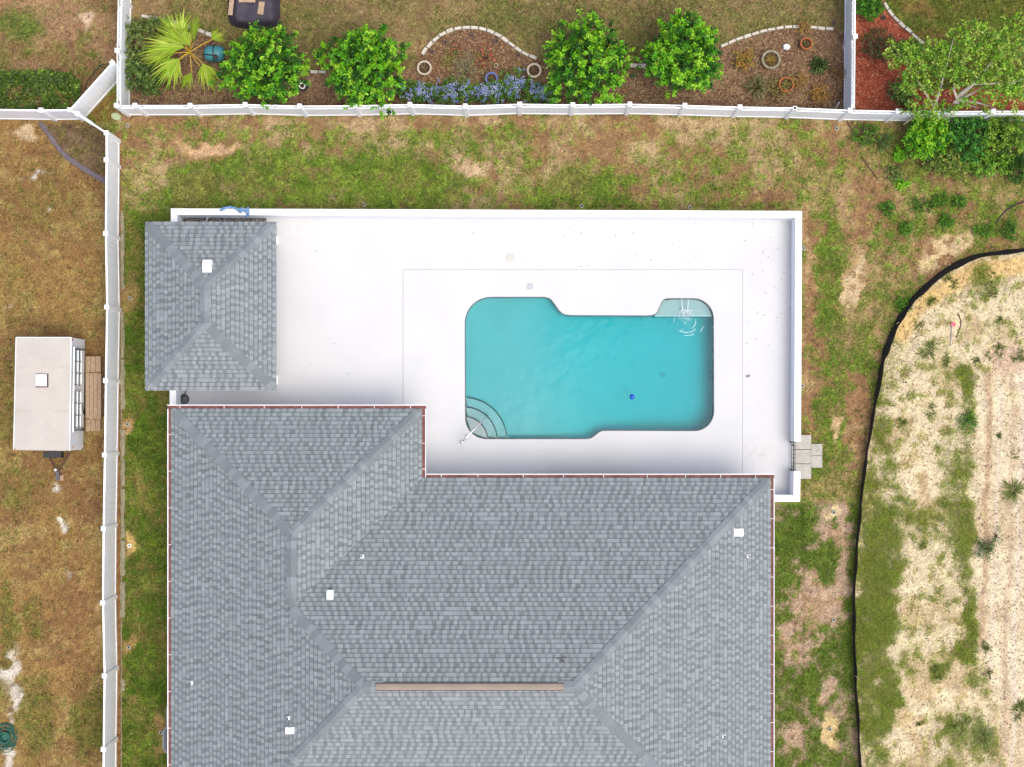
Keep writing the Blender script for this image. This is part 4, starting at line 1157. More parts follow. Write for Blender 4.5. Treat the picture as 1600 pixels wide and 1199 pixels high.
# plumbago hedge with pale blue flowers
def blue_flowers(c, rx, ry, h):
    d = rng.normal(0, .42, (48, 2)); d = np.clip(d, -1, 1)
    cen = np.stack([c[0] + d[:, 0] * rx, c[1] + d[:, 1] * ry, c[2] + h * .5 * (1 - .5 * (d ** 2).sum(1)).clip(0.3) + .05], 1)
    idx = np.repeat(np.arange(48), 9); n = len(idx)
    P = cen[idx] + rng.normal(0, .035, (n, 3)); D = unit(rng.normal(0, 1, (n, 3)) * [1, 1, .3]); Nn = unit(np.array([[0, 0, 1.]]) + rng.normal(0, .3, (n, 3))); Nn = unit(Nn - D * (Nn * D).sum(1, keepdims=True))
    Ls = rng.uniform(.03, .055, n)
    pal = np.array([C(180, 196, 244), C(160, 176, 234), C(206, 216, 250), C(146, 162, 226)])
    return leaf_quads(P, D, Nn, Ls, Ls * .5), np.repeat(pal[rng.integers(0, 4, 48)][idx] * rng.uniform(.85, 1.1, n)[:, None], 4, 0)
for x, y, rx, ry, lb in [(652, 146, 34, 16, 'pale blue flowering shrub at the left end of the flower row'), (708, 144, 36, 20, 'pale blue flowering shrub below the twiggy plant, second in the row'),
                         (762, 146, 34, 17, 'pale blue flowering shrub just below the blue pot'), (806, 136, 32, 24, 'pale blue flowering shrub left of the right cream pot'), (848, 148, 26, 15, 'pale blue flowering shrub below the right cream pot, nearest the largest tree')]:
    bush('flowering_shrub', x, y, rx, ry, .6, lb, [C(84, 138, 46), C(106, 158, 56), C(126, 172, 66), C(62, 108, 36)], 190, 12, .055, 'blue flowering shrubs along the fence', mixin=blue_flowers)
# twiggy plants with red and yellow leaves
def twiggy(px, py, rpx, h, label, n=60, twig=(150, 132, 108), leafc=((150, 140, 60), (176, 120, 70)), nl=160, name='twiggy_plant', cat='plant'):
    p = W(px, py, 0); r = rpx / G
    t = thing(name, (p.x, p.y, 0), label, cat)
    mb = MB(); tips = []
    for i in range(n):
        a = R(0, 6.28); rr_ = r * math.sqrt(R(.1, 1)); e = Vector((p.x + math.cos(a) * rr_, p.y + math.sin(a) * rr_, h * R(.5, 1)))
        m_ = Vector((p.x, p.y, 0)).lerp(e, .5) + Vector((R(-.05, .05), R(-.05, .05), .08))
        mb.tube([(p.x + R(-.05, .05), p.y + R(-.05, .05), -.02), m_, e], [.007, .006, .003], 4); tips += [m_, e, m_.lerp(e, .5)]
    mb.build('twigs', mat('dry twigs', C(*twig), .9, .2), t)
    P = np.array([tips[i] for i in rng.integers(0, len(tips), nl)]) + rng.normal(0, .05, (nl, 3)); D = unit(rng.normal(0, 1, (nl, 3)) * [1, 1, .4]); Nn = unit(np.array([[0, 0, 1.]]) + rng.normal(0, .4, (nl, 3))); Nn = unit(Nn - D * (Nn * D).sum(1, keepdims=True))
    Ls = rng.uniform(.04, .10, nl); pal = np.array([C(*c) for c in leafc])
    np_mesh('leaves', leaf_quads(P, D, Nn, Ls, Ls * .3), 4, np.repeat(pal[rng.integers(0, len(pal), nl)], 4, 0), M['leaf'], t)
twiggy(727, 112, 30, .7, 'bare grey twiggy plant in the middle of the curved bed', 90, (176, 160, 138), ((140, 150, 70), (170, 160, 90)), 260)
twiggy(757, 93, 20, .5, 'coral red flowering plant above the blue pot', 30, (140, 110, 90), ((232, 108, 92), (222, 90, 84), (150, 140, 60), (120, 130, 50)), 150)
twiggy(714, 82, 14, .4, 'small coral and green plant left of the coral flowering plant', 20, (140, 110, 90), ((214, 110, 90), (150, 150, 60)), 80)
twiggy(700, 96, 12, .4, 'small yellow-green twiggy plant right of the left cream pot', 24, (170, 150, 100), ((180, 170, 70), (150, 150, 60)), 90)
twiggy(1160, 96, 18, .5, 'yellow and orange shrub right of the rightmost round tree', 40, (150, 120, 70), ((206, 168, 60), (196, 136, 56), (140, 140, 50)), 420)
twiggy(1279, 150, 17, .4, 'ochre dry bush at the bottom of the bed near the fence corner', 60, (170, 128, 70), ((190, 146, 70), (170, 130, 66)), 380)
twiggy(1247, 128, 15, .4, 'ochre dry tuft right of the lower terracotta pot', 50, (170, 130, 74), ((182, 146, 76), (160, 124, 64)), 260)
twiggy(1254, 45, 12, .3, 'ochre dry tuft on the edging above the upper terracotta pot', 40, (170, 130, 74), ((190, 150, 80), (160, 124, 64)), 200)
twiggy(1212, 138, 20, .4, 'straggly olive and straw plant left of the lower terracotta pot', 60, (150, 128, 84), ((130, 130, 66), (170, 146, 84)), 300)
twiggy(1305, 115, 12, .35, 'small dry brown plant beside the right bed fence', 40, (150, 112, 76), ((168, 128, 78), (140, 108, 66)), 160)

def blade_tuft(name, px, py, rpx, h, label, pal, n=90, cat='grass tuft', group=None, wd=.012):
    p = W(px, py, 0); r = rpx / G
    V = []; cols = []; sub = [(R(-.55, .55) * r, R(-.55, .55) * r) for _ in range(5)] if name == 'sand_weed' and rpx < 24 else [(0, 0)]
    r = r * (.62 if len(sub) > 1 else 1)
    for i in range(n):
        ox, oy = random.choice(sub)
        a = R(0, 6.28); rr_ = r * R(.35, 1.05); hh_ = h * R(.5, 1) * (1.2 - rr_ / r * .6)
        d = Vector((math.cos(a), math.sin(a), 0)); s = Vector((-d.y, d.x, 0)) * wd * R(.6, 1.3)
        b0 = Vector((p.x + ox + R(-.04, .04), p.y + oy + R(-.04, .04), -.01)); m_ = b0 + d * rr_ * .55 + Vector((0, 0, hh_)); e = b0 + d * rr_ + Vector((0, 0, hh_ * R(.35, .8)))
        V += [b0 - s * .7, b0 + s * .7, m_ + s, m_ - s, m_ - s, m_ + s, e + s * .15, e - s * .15]
        c = np.asarray(random.choice(pal)) * R(.8, 1.2); cols += [c * .8] * 4 + [c] * 4
    o = np_mesh(name, np.array([tuple(v) for v in V]), 4, np.array(cols), M['leaf'], None, (p.x, p.y, 0))
    return props(o, label, cat, group)
blade_tuft('ornamental_grass', 1181, 138, 25, .5, 'spiky straw-green ornamental grass right of the rightmost round tree', [C(140, 148, 90), C(168, 158, 104), C(104, 124, 66), C(186, 172, 120)], 170)
blade_tuft('strappy_plant', 1278, 103, 19, .4, 'dark green strappy plant below the upper terracotta pot', [C(66, 96, 44), C(86, 116, 52), C(110, 134, 70), C(52, 78, 36)], 110, 'plant', None, .02)

# ---- fan palm
def frond(root, hub, fan, tip_dir, rad, arcdeg, z0, z1, n=32, pal=((190, 222, 62), (166, 208, 52), (212, 234, 96))):
    a, b = W(*hub, z0), W(*fan, z1)
    pt = MB(); mid = a.lerp(b, .5) + Vector((0, 0, .10))
    pt.tube([a, mid, b], [.022, .018, .014], 6).build('petiole', M['petiole'], root)
    V = []; cols = []; base_a = math.radians(tip_dir); r = rad * (H - z1) / F
    for i in range(n):
        t = i / (n - 1) - .5; an = base_a + math.radians(arcdeg) * t
        an += R(-.05, .05); L_ = r * (1 - .35 * abs(t * 2) ** 2) * R(.72, 1.10)
        d = Vector((math.cos(an), -math.sin(an), 0)); s = Vector((-d.y, d.x, 0))
        wm = math.radians(arcdeg) / n * L_ * .62 * .85
        fold = .012 * (-1) ** i
        p0 = b + Vector((0, 0, 0)); p1 = b + d * L_ * .58 + Vector((0, 0, .06 + fold)); p2 = b + d * L_ + s * R(-.07, .07) + Vector((0, 0, -.05 - .30 * R(0, 1)))
        up = Vector((0, 0, .018))
        c0 = np.asarray(C(*random.choice(pal))) * R(.85, 1.12)
        for sg in (-1, 1):
            e = s * wm * sg
            V += [p0, p1 + up, p1 + e, p0 + e * .1]; cols += [c0] * 4
            V += [p1 + up, p2, p2 + e * .08, p1 + e]; cols += [c0, c0 * np.array([1.12, .98, .95]), c0 * np.array([1.12, .98, .95]), c0]
    np_mesh('fan_leaf', np.array([tuple(v) for v in V]), 4, np.array(cols), M['leaf'], root)
hub = (297, 82)
p = W(*hub, 0); palm = thing('fan_palm', (p.x, p.y, 0), 'bright green fan palm in the bed by the fence corner', 'palm tree')
MB().tube([(p.x, p.y, -.05), (p.x, p.y, .5), W(297, 82, 1.15)], [.13, .12, .09], 10).build('trunk', M['brownbark'], palm)
for args in [((283, 60), 245, 52, 120, 1.25, 1.5), ((303, 66), 272, 50, 34, 1.2, 1.7), ((331, 62), 322, 24, 110, 1.2, 1.3), ((288, 74), 190, 76, 70, 1.2, 1.5), ((284, 72), 165, 66, 60, 1.2, 1.35),
             ((280, 92), 130, 56, 95, 1.15, 1.25), ((300, 114), 120, 34, 70, 1.1, 1.0), ((317, 99), 70, 46, 85, 1.15, 1.15), ((290, 70), 215, 60, 60, 1.2, 1.6), ((296, 72), 250, 40, 70, 1.2, 1.6), ((270, 84), 175, 52, 60, 1.2, 1.3), ((276, 98), 150, 40, 60, 1.15, 1.1), ((312, 104), 50, 40, 60, 1.1, 1.0), ((300, 60), 285, 38, 40, 1.2, 1.5)]:
    frond(palm, hub, args[0], args[1], args[2], args[3], args[4], args[5])
mb = MB()
for i in range(16):
    a = R(0, 6.28); q = W(*hub, 1.0); mb.tube([q, q + Vector((math.cos(a) * .2, math.sin(a) * .2, .05)), q + Vector((math.cos(a) * .42, math.sin(a) * .42, -.3))], [.012, .012, .003], 4)
mb.build('dead_fronds', mat('dead palm thatch', C(190, 168, 130), .9, .2), palm)

# ---- clipped hedge
p = W(40, 142, 0); hg = thing('hedge', (p.x, p.y, 0), 'clipped green and brown hedge above the plain left fence', 'hedge')
mb = MB()
for x in range(0, 120, 14):
    q = W(x, 142, 0); mb.tube([(q.x, q.y, -.05), (q.x + R(-.1, .1), q.y + R(-.1, .1), .7)], [.03, .015], 5)
mb.build('stems', M['brownbark'], hg)
parts = []
HB = [C(132, 150, 56), C(108, 130, 48), C(154, 162, 70), C(172, 138, 82), C(92, 112, 42), C(164, 124, 86)]
n = 1300
hx = rng.uniform(-24, 120, n); hy = rng.uniform(114, 170, n)
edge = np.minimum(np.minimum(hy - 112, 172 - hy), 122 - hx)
hzv = 1.0 - .45 * np.clip(1 - edge / 9, 0, 1) ** 2 - rng.uniform(0, .34, n) ** 1.0 * (1.2 - fbm(hx, hy, 12, 33))
rc = (hx > 95) & (((hx - 95) / 27) ** 2 + ((hy - 142) / 30) ** 2 > 1)
hx, hy, hzv, edge = hx[~rc], hy[~rc], hzv[~rc], edge[~rc]; n = len(hx)
idx = np.repeat(np.arange(n), 14); m_ = len(idx)
kz = (H - hzv) / F
P = np.stack([(hx - NX) * kz, -(hy - NY) * kz, hzv], 1)[idx] + rng.normal(0, .05, (m_, 3))
D = unit(rng.normal(0, 1, (m_, 3)) * [1, 1, .5]); Nn = unit(np.array([[0, 0, 1.]]) + rng.normal(0, .5, (m_, 3))); Nn = unit(Nn - D * (Nn * D).sum(1, keepdims=True))
Ls = rng.uniform(.06, .11, m_)
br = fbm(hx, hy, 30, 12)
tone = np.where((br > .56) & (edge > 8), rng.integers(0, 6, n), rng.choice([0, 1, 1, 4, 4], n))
hc = np.array(HB)[tone] * (np.where(edge < 7, np.where(rng.random(n) < .5, 1.9, .9), .85)[:, None] * np.array([.82, 1.0, .75]))  # lit edges put into the leaf colour: rim brightened, top darkened
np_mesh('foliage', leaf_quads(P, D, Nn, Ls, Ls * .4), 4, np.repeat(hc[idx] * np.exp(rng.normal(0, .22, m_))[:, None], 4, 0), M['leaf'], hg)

# ---- the north-east tree and bushes
z0 = .0; base = W(1475, 180, 0)
big = thing('spreading_tree', (base.x, base.y, 0), 'large sparse tree with pale grey limbs leaning over the right fence', 'tree')
mb = MB()
forks = [[(1475, 183, 0, .13), (1478, 176, 1.6, .11), (1500, 150, 2.6, .085), (1520, 132, 3.3, .05), (1527, 122, 3.7, .02)],
         [(1492, 160, 2.3, .06), (1515, 148, 3.0, .04), (1538, 136, 3.5, .014)], [(1496, 156, 2.4, .05), (1490, 140, 3.0, .03), (1491, 130, 3.4, .012)],
         [(1494, 157, 2.4, .045), (1525, 160, 2.9, .03), (1553, 168, 3.2, .012)], [(1490, 160, 2.3, .04), (1515, 165, 2.6, .026), (1532, 170, 2.8, .01)],
         [(1470, 180, .9, .08), (1460, 168, 1.8, .06), (1467, 145, 2.8, .04), (1473, 130, 3.2, .012)], [(1470, 182, .8, .06), (1440, 172, 1.8, .035), (1412, 195, 2.2, .012)],
         [(1460, 168, 1.8, .04), (1430, 120, 2.8, .025), (1403, 88, 3.2, .01)], [(1500, 150, 2.6, .04), (1540, 110, 3.4, .03), (1560, 80, 3.8, .01)], [(1520, 132, 3.3, .03), (1580, 130, 3.5, .02), (1610, 120, 3.6, .01)],
         [(1467, 145, 2.8, .03), (1480, 100, 3.5, .02), (1490, 60, 3.9, .008)]]
for f in forks: mb.tube([W(a, b, c) for a, b, c, d in f], [d for *_, d in f], 8)
mb.build('trunk', M['bark'], big, smooth=True)
parts = []
NEP = [C(148, 200, 48), C(124, 178, 42), C(170, 212, 70), C(100, 150, 42), C(176, 200, 90)]
for x, y, z, rx, ry, rz, nc in [(1520, 62, 3.6, 46, 26, .5, 110), (1570, 75, 3.6, 34, 30, .5, 90), (1450, 95, 3.2, 40, 28, .5, 110), (1500, 105, 3.4, 44, 30, .5, 110), (1420, 100, 3.1, 26, 24, .4, 60), (1560, 120, 3.4, 42, 34, .5, 110),
                                (1440, 140, 2.9, 36, 28, .4, 80), (1590, 150, 3.2, 30, 26, .4, 60), (1410, 78, 3.1, 30, 16, .3, 40), (1450, 175, 2.2, 40, 14, .3, 60), (1590, 40, 3.4, 20, 20, .3, 20), (1530, 160, 2.6, 46, 22, .4, 50)]:
    k = (H - z) / F; q = W(x, y, z)
    parts.append(foliage(q, rx * k, ry * k, rz, nc, 11, .085, NEP, .0, .5, .13))
V, c = join_f(parts); np_mesh('crown', V, 4, c, M['leaf'], big)
bush('garden_shrub', 1357, 11, 20, 19, .9, 'dense round green shrub at the top edge on red mulch', [C(88, 156, 36), C(70, 132, 30), C(108, 176, 46), C(56, 104, 26)], 340, 16, .05)
bush('garden_shrub', 1372, 70, 26, 25, .7, 'dusky purple-green shrub on the red mulch', [C(108, 86, 62), C(92, 98, 54), C(122, 102, 72), C(76, 84, 44), C(118, 124, 64)], 190, 13, .05)
bush('garden_shrub', 1418, 80, 22, 18, .6, 'dark green low shrub right of the dusky purple shrub', DKG, 110)
bush('garden_shrub', 1410, 146, 18, 22, .6, 'dark green shrub at the bottom right of the red mulch', DKG, 110)
bush('yard_bush', 1446, 214, 34, 34, 1.3, 'bright lime bush just below the fence under the big tree', LIME[:5], 420, 18, .075)
bush('yard_bush', 1512, 214, 38, 34, 1.1, 'deep green bush right of the bright lime bush', [C(84, 158, 52), C(66, 136, 46), C(108, 176, 66), C(52, 106, 36)], 330, 16, .07)
bush('yard_bush', 1570, 212, 38, 34, 1.2, 'yellow-green bush below the fence at the right edge', [C(138, 184, 50), C(110, 158, 44), C(162, 200, 66), C(72, 114, 34)], 330, 16, .07)
bush('yard_bush', 1478, 256, 32, 20, .7, 'low olive bush below the bright lime and deep green bushes', [C(128, 156, 60), C(148, 172, 70), C(104, 134, 52), C(170, 182, 88)], 170, 14, .07)
bush('yard_bush', 1545, 258, 44, 16, .6, 'low spreading green bush below the yellow-green bush', [C(128, 182, 54), C(106, 158, 46), C(146, 194, 66)], 190, 14, .07)
bush('yard_bush', 1594, 262, 20, 24, .7, 'dark green bush cut by the right edge below the fence', [C(70, 120, 36), C(92, 140, 44), C(56, 96, 30)], 120, 14, .07)
bush('weed_clump', 1352, 210, 22, 17, .4, 'green weed clump just right of the fence junction', MIDG, 100, 12, .06)
bush('weed_clump', 1382, 222, 14, 14, .3, 'darker weed clump between fence-junction weeds and lime bush', DKG, 60, 12, .05)
bush('weed_clump', 1405, 242, 10, 9, .3, 'small bright weed ball left of the low olive bush', LIME[:3], 60, 12, .05)
bush('weed_clump', 1410, 288, 11, 7, .25, 'small bright weed lowest of the clumps under the lime bush', LIME[:4], 50, 12, .05)
bush('weed_clump', 1398, 272, 16, 10, .25, 'olive weed patch just above the lowest small bright weed', OLIVE, 50, 12, .05)
for x, y, rx, ry, lb in [(1440, 322, 18, 12, 'leafy weed patch in the right yard above the silt fence bend'), (1470, 312, 10, 12, 'leafy weed patch right of the widest weed patch above the silt fence'), (1478, 346, 9, 9, 'small weed patch below its neighbour above the silt fence'),
                         (1534, 360, 14, 9, 'flat weed patch just above the silt fence near the right edge'), (1575, 360, 12, 14, 'tall weed patch just above the silt fence at the right edge'), (1386, 326, 12, 10, 'weed patch left of the widest patch in the right yard'),
                         (1412, 475, 11, 13, 'bright weed growing against the silt fence bend'), (1500, 315, 8, 8, 'small weed at the top right of the right yard'), (1414, 358, 7, 9, 'narrow weed between silt fence and pool wall')]:
    bush('weed_clump', x, y, rx, ry, .22, lb, [C(100, 158, 36), C(84, 138, 32), C(118, 170, 48), C(66, 110, 30)], 70, 11, .05, 'leafy weeds in the right yard', cat='weed')
# weeds on the sandy plot
SG = [C(132, 154, 70), C(152, 166, 84), C(110, 136, 58), C(172, 174, 100)]
for x, y, r, n_, lb in [(1582, 766, 26, 150, 'large spiky grass clump on bare sand at the right edge'), (1585, 712, 10, 40, 'small spiky grass clump above the large one on bare sand'), (1594, 1110, 22, 110, 'dark spiky clump cut by the right edge near the bottom'),
                       (1450, 550, 22, 110, 'sprawling grass clump in the middle of the upper sand'), (1545, 452, 16, 70, 'grass clump just inside the silt fence near the right edge'), (1540, 440, 20, 60, 'wide thin grass clump under the silt fence near the right edge'),
                       (1457, 472, 11, 60, 'short grass clump tucked inside the silt fence curve'), (1485, 442, 15, 60, 'grass clump below the top of the silt fence curve'), (1553, 546, 18, 70, 'round dark grass clump left of the pinkish sand patch'),
                       (1592, 555, 16, 60, 'dark grass clump at the right edge beside the pinkish sand'), (1480, 565, 14, 50, 'flat grass clump below the flagged stake'), (1437, 1128, 7, 40, 'tiny lone tuft in the bottom middle of the sand'), (1440, 850, 12, 50, 'tuft left of the mid green strip'),
                       (1452, 643, 14, 50, 'tuft in the sand right of the silt fence at pool gate height'), (1407, 658, 14, 60, 'tuft hugging the silt fence on the sand side'), (1560, 500, 8, 36, 'small tuft right of the flagged stake'), (1438, 508, 14, 40, 'yellowish tuft inside the silt fence bend'),
                       (1525, 565, 10, 40, 'small tuft between the flat clump and round dark clump'), (1562, 680, 8, 40, 'green tuft on the bare sand above the small spiky clump'), (1540, 1010, 12, 60, 'tuft right of the long green strip end'), (1535, 1150, 26, 120, 'broad grass patch in the bottom right sand'),
                       (1500, 1135, 20, 90, 'broad grass patch left of the bottom right one'), (1465, 1050, 14, 60, 'grass patch in the lower middle sand'), (1540, 1055, 12, 50, 'grass patch right of the lower middle one')]:
    blade_tuft('sand_weed', x, y, r, .22, lb, SG, n_, 'weed', 'weeds on the sandy plot', .011)
bush('broadleaf_weed', 1540, 858, 15, 17, .3, 'blue-green broadleaf weed at the edge of the bare sand track', [C(92, 130, 70), C(76, 114, 58), C(110, 146, 84)], 70, 9, .05, cat='weed')
bush('broadleaf_weed', 1556, 838, 6, 13, .2, 'upper trailing runner of the blue-green broadleaf weed', [C(92, 130, 70), C(110, 146, 84)], 16, 7, .045, cat='weed')
bush('broadleaf_weed', 1512, 660, 14, 14, .3, 'bright broadleaf weed at the top of the sandy green strip', [C(92, 150, 36), C(76, 128, 32), C(112, 164, 46)], 80, 10, .05, cat='weed')
# longer grass in the green strips of the sandy plot and by the silt fence
X, Y, i, j = sample_ground(130000, (1215, 380), (1620, 1220))
gg = ggreen[i, j]; keep = (rng.random(len(X)) < np.where(gsand[i, j] > .5, gg ** 1.5, gg * .12)) & (gg > .3)
X, Y, i, j = X[keep], Y[keep], i[keep], j[keep]; n = len(X)
pal = np.array([C(150, 168, 70), C(128, 156, 58), C(172, 176, 92), C(188, 176, 106), C(112, 142, 50)])
col = .5 * pal[rng.integers(0, 5, n)] * rng.uniform(.75, 1.25, n)[:, None] + .6 * gcol[i, j]
V, cc = blades(X, Y, GZ[i, j] - .01, rng.uniform(.12, .28, n), rng.uniform(.006, .014, n), rng.uniform(.3, .9, n), col)
props(np_mesh('long_grass', V, 3, cc, M['grass']), 'longer unmown grass on the sandy plot', None, None, 'stuff')
# clods and dark crumbs lying on the sand
X, Y, i, j = sample_ground(16000, (1340, 385), (1620, 1220))
keep = (gsand[i, j] > .5) & (rng.random(len(X)) < .12 + .38 * (fbm(X * G, Y * G, 40, 14) > .52))
X, Y, i, j = X[keep], Y[keep], i[keep], j[keep]; n = len(X)
a = rng.uniform(0, np.pi, n); L_ = rng.uniform(.008, .03, n); Wd = L_ * rng.uniform(.4, 1, n)
d = np.stack([np.cos(a), np.sin(a), rng.uniform(-.3, .3, n)], 1) * L_[:, None]; s_ = np.stack([-np.sin(a), np.cos(a), rng.uniform(-.3, .3, n)], 1) * Wd[:, None]
P = np.stack([X, Y, GZ[i, j] + .022], 1)
pal = np.array([C(150, 120, 88), C(112, 86, 62), C(186, 160, 122), C(92, 76, 58), C(120, 124, 66)])
props(np_mesh('sand_clods', np.stack([P - d, P + s_, P + d, P - s_], 1).reshape(-1, 3), 4, np.repeat(pal[rng.integers(0, 5, n)], 4, 0), M['chips']), 'brown crumbs and clods scattered over the sandy plot', None, None, 'stuff')
# twigs and debris over the sand
mb = MB()
for k in range(420):
    x, y = R(1345, 1600), R(420, 1199)
    if x < 1420 and y < 560: continue
    q = W(x, y, 0); a = R(0, 6.28); l = R(.015, .06)
    dv = Vector((math.cos(a), math.sin(a), 0)) * l
    mb.tube([q - dv + Vector((0, 0, .05)), q + dv + Vector((0, 0, .06))], R(.003, .010), 4, col=None)
props(mb.build('twig_litter', mat('dry twig litter', C(128, 100, 76), .9, .25, 2.0)), 'brown twigs and clods strewn over the sand', None, None, 'stuff')

# ------------------------------------------------------------------ camper and its steps
ZC = 2.25
def CP(px, py, z=ZC): return W(px, py, z)
cA, cB, cC, cD = CP(25, 527.5), CP(111, 527.5), CP(108.5, 705), CP(21, 703.5)
cb = (cA + cB + cC + cD) / 4
cam_t = thing('camper_trailer', (cb.x, cb.y, 0), 'white travel trailer with a tan roof parked left of the fence', 'camper')
def rounded_rect(pts, rad, corners=(2, 3), n=5):
    out = []
    for i, p in enumerate(pts):
        p = Vector(p[:2]); 
        if i not in corners: out.append((p.x, p.y)); continue
        a = Vector(pts[i - 1][:2]); b = Vector(pts[(i + 1) % len(pts)][:2])
        u = (a - p).normalized() * rad; v = (b - p).normalized() * rad
        for k in range(n + 1):
            t = k / n; q = p + u * (1 - t) ** 2 + v * t ** 2
            out.append((q.x, q.y))
    return out
foot_c = rounded_rect([cA, cB, cC, cD], .14)
MB().prism(foot_c, .42, ZC - .03).build('body', M['camper'], cam_t)
inner = offset(foot_c, -.03)
mb = MB(); n = len(foot_c)
ctr = sum((Vector((x, y, 0)) for x, y in foot_c), Vector()) / n
vs = [(x, y, ZC - .03) for x, y in foot_c] + [(x, y, ZC) for x, y in inner] + [(ctr.x + (x - ctr.x) * .4, ctr.y + (y - ctr.y) * .6, ZC + .035) for x, y in inner]
fs = [(i, (i + 1) % n, n + (i + 1) % n, n + i) for i in range(n)] + [(n + i, n + (i + 1) % n, 2 * n + (i + 1) % n, 2 * n + i) for i in range(n)] + [tuple(range(2 * n, 3 * n))]
mb.add(vs, fs).build('roof', M['camper_roof'], cam_t)
# beading along the roof edge
for a, b in ((cA, cB), (cB, cC), (cD, cA)):
    MB().tube([a + Vector((0, 0, -.015)), b + Vector((0, 0, -.015))], .018, 6).build('roof_trim', M['camper'], cam_t)
for f_ in (.27, .66):
    a, b = cA.lerp(cD, f_), cB.lerp(cC, f_); MB().box(((a.x + b.x) / 2, (a.y + b.y) / 2, ZC + .022), ((b - a).length - .12, .05, .035)).build('roof_seam', M['camper_roof'], cam_t)
q = CP(65.5, 595, ZC + .08)
vt = MB().box((q.x, q.y, ZC + .05), (.40, .44, .06)).build('roof_vent', M['rust'], cam_t)
MB().box((q.x - .01, q.y + .01, ZC + .10), (.35, .38, .07)).build('vent_lid', M['white'], vt)
# right side: louvred windows, rails and door set in the wall
t = (cC - cB).normalized(); out = Vector((-t.y, t.x, 0)); out = out if out.x > 0 else -out
Lc = (cC - cB).length
def side(s0, s1, z0, z1, name, mt, d=.02, parent=None):
    c = cB + t * ((s0 + s1) / 2) + out * d; c.z = (z0 + z1) / 2
    ang = math.atan2(t.y, t.x)
    return MB().box(c, (s1 - s0, .04, z1 - z0), ang).build(name, M[mt], parent or cam_t)
for s0, s1 in ((.38, 1.55), (1.75, 2.95)):
    w = side(s0, s1, 1.05, 1.95, 'window', 'teal_glass')
    for z in (1.05, 1.36, 1.50, 1.95): side(s0 - .02, s1 + .02, z - .03, z + .03, 'louvre_rail', 'darkgrey' if z in (1.36, 1.95) else 'white', .05, w)
    for s in np.linspace(s0, s1, 4): side(s - .008, s + .008, 1.05, 1.95, 'mullion', 'darkgrey', .055, w)
for s0 in (.34, 3.02): side(s0, s0 + .035, .5, 2.1, 'awning_arm', 'darkgrey', .06)
side(.3, 3.1, 2.06, 2.13, 'awning_tube', 'white', .07)
side(2.98, 3.08, .55, .72, 'utility_hatch', 'rust', .03)
for s, z, mt in ((.05, 2.1, 'redlens'), (Lc - .12, 1.9, 'amber')): side(s, s + .05, z, z + .07, 'marker_light', mt, .02)
q = CP(23, 704, ZC - .1); MB().box((q.x + .05, q.y - .01, ZC - .1), (.06, .05, .05)).build('marker_light', M['amber'], cam_t)
fy = W(90, 706, 1.0).y
MB().box((W(83, 709, .8).x, W(83, 710.5, .8).y, .75), (.60, .20, .40)).build('battery_box', M['dark'], cam_t)
hitch = W(90, 744, .45)
for x0 in (73, 110):
    MB().tube([W(x0, 706, .45), hitch + Vector((0, .1, 0))], .035, 6).build('tongue_beam', M['rust'], cam_t)
MB().box(hitch, (.11, .30, .10)).build('coupler', M['darkgrey'], cam_t)
j_ = MB(); j_.lathe([(.03, -.42), (.03, .35), (.045, .36), (.045, .4)], hitch + Vector((.03, .22, 0)), 10); j_.build('jack', M['steel'], cam_t)
q = W(95, 747, .05); MB().box((q.x, q.y, .03), (.18, .18, .06)).build('jack_pad', M['wood'], cam_t)
for sx, px in ((-1, 27), (1, 118)):
    for dy in (-.38, .38):
        c = Vector(((cA.x + .12) if sx < 0 else (cB.x - .12), cb.y + dy, .33))
        w = MB(); vs = []
        prof = [(.20, -.09), (.32, -.09), (.33, -.05), (.33, .05), (.32, .09), (.20, .09)]
        seg = 18
        for r_, x_ in prof:
            for k in range(seg):
                th = 6.2832 * k / seg; vs.append((c.x + x_, c.y + r_ * math.cos(th), c.z + r_ * math.sin(th)))
        fs = [(i * seg + k, i * seg + (k + 1) % seg, (i + 1) * seg + (k + 1) % seg, (i + 1) * seg + k) for i in range(5) for k in range(seg)]
        wo_ = w.add(vs, fs).build('wheel', M['dark'], cam_t)
        MB().tube([c - Vector((.08, 0, 0)), c + Vector((.08, 0, 0))], .20, 14).build('rim', M['steel'], wo_)
# timber steps
sp_ = W(146, 615, 0); stp = thing('timber_steps', (sp_.x, sp_.y, 0), 'weathered timber landing with planks beside the camper', 'steps')
for x0, x1, y0, y1, z in [(133.5, 157.5, 557, 582, .34), (133.5, 157, 655.5, 674, .22)]:
    a, b = W(x0, y0, z), W(x1, y1, z); nbd = 3
    for k in range(nbd):
        u = (b.x - a.x) / nbd
        MB().box((a.x + u * (k + .5), (a.y + b.y) / 2, z - .02), (u - .012, a.y - b.y, .04)).build('plank', M['wood'], stp)
    MB().box(((a.x + b.x) / 2, (a.y + b.y) / 2, z / 2 - .03), (b.x - a.x - .06, a.y - b.y - .06, z - .02)).build('frame', M['wood'], stp)
a, b = W(133.5, 583, .40), W(158, 655, .40)
for k in range(4):
    u = (b.x - a.x) / 4
    MB().box((a.x + u * (k + .5), (a.y + b.y) / 2 + R(-.02, .02), .38), (u - .010, a.y - b.y, .04)).build('plank', M['wood'], stp)
MB().box(((a.x + b.x) / 2, (a.y + b.y) / 2, .17), (b.x - a.x - .06, a.y - b.y - .08, .36)).build('frame', M['wood'], stp)

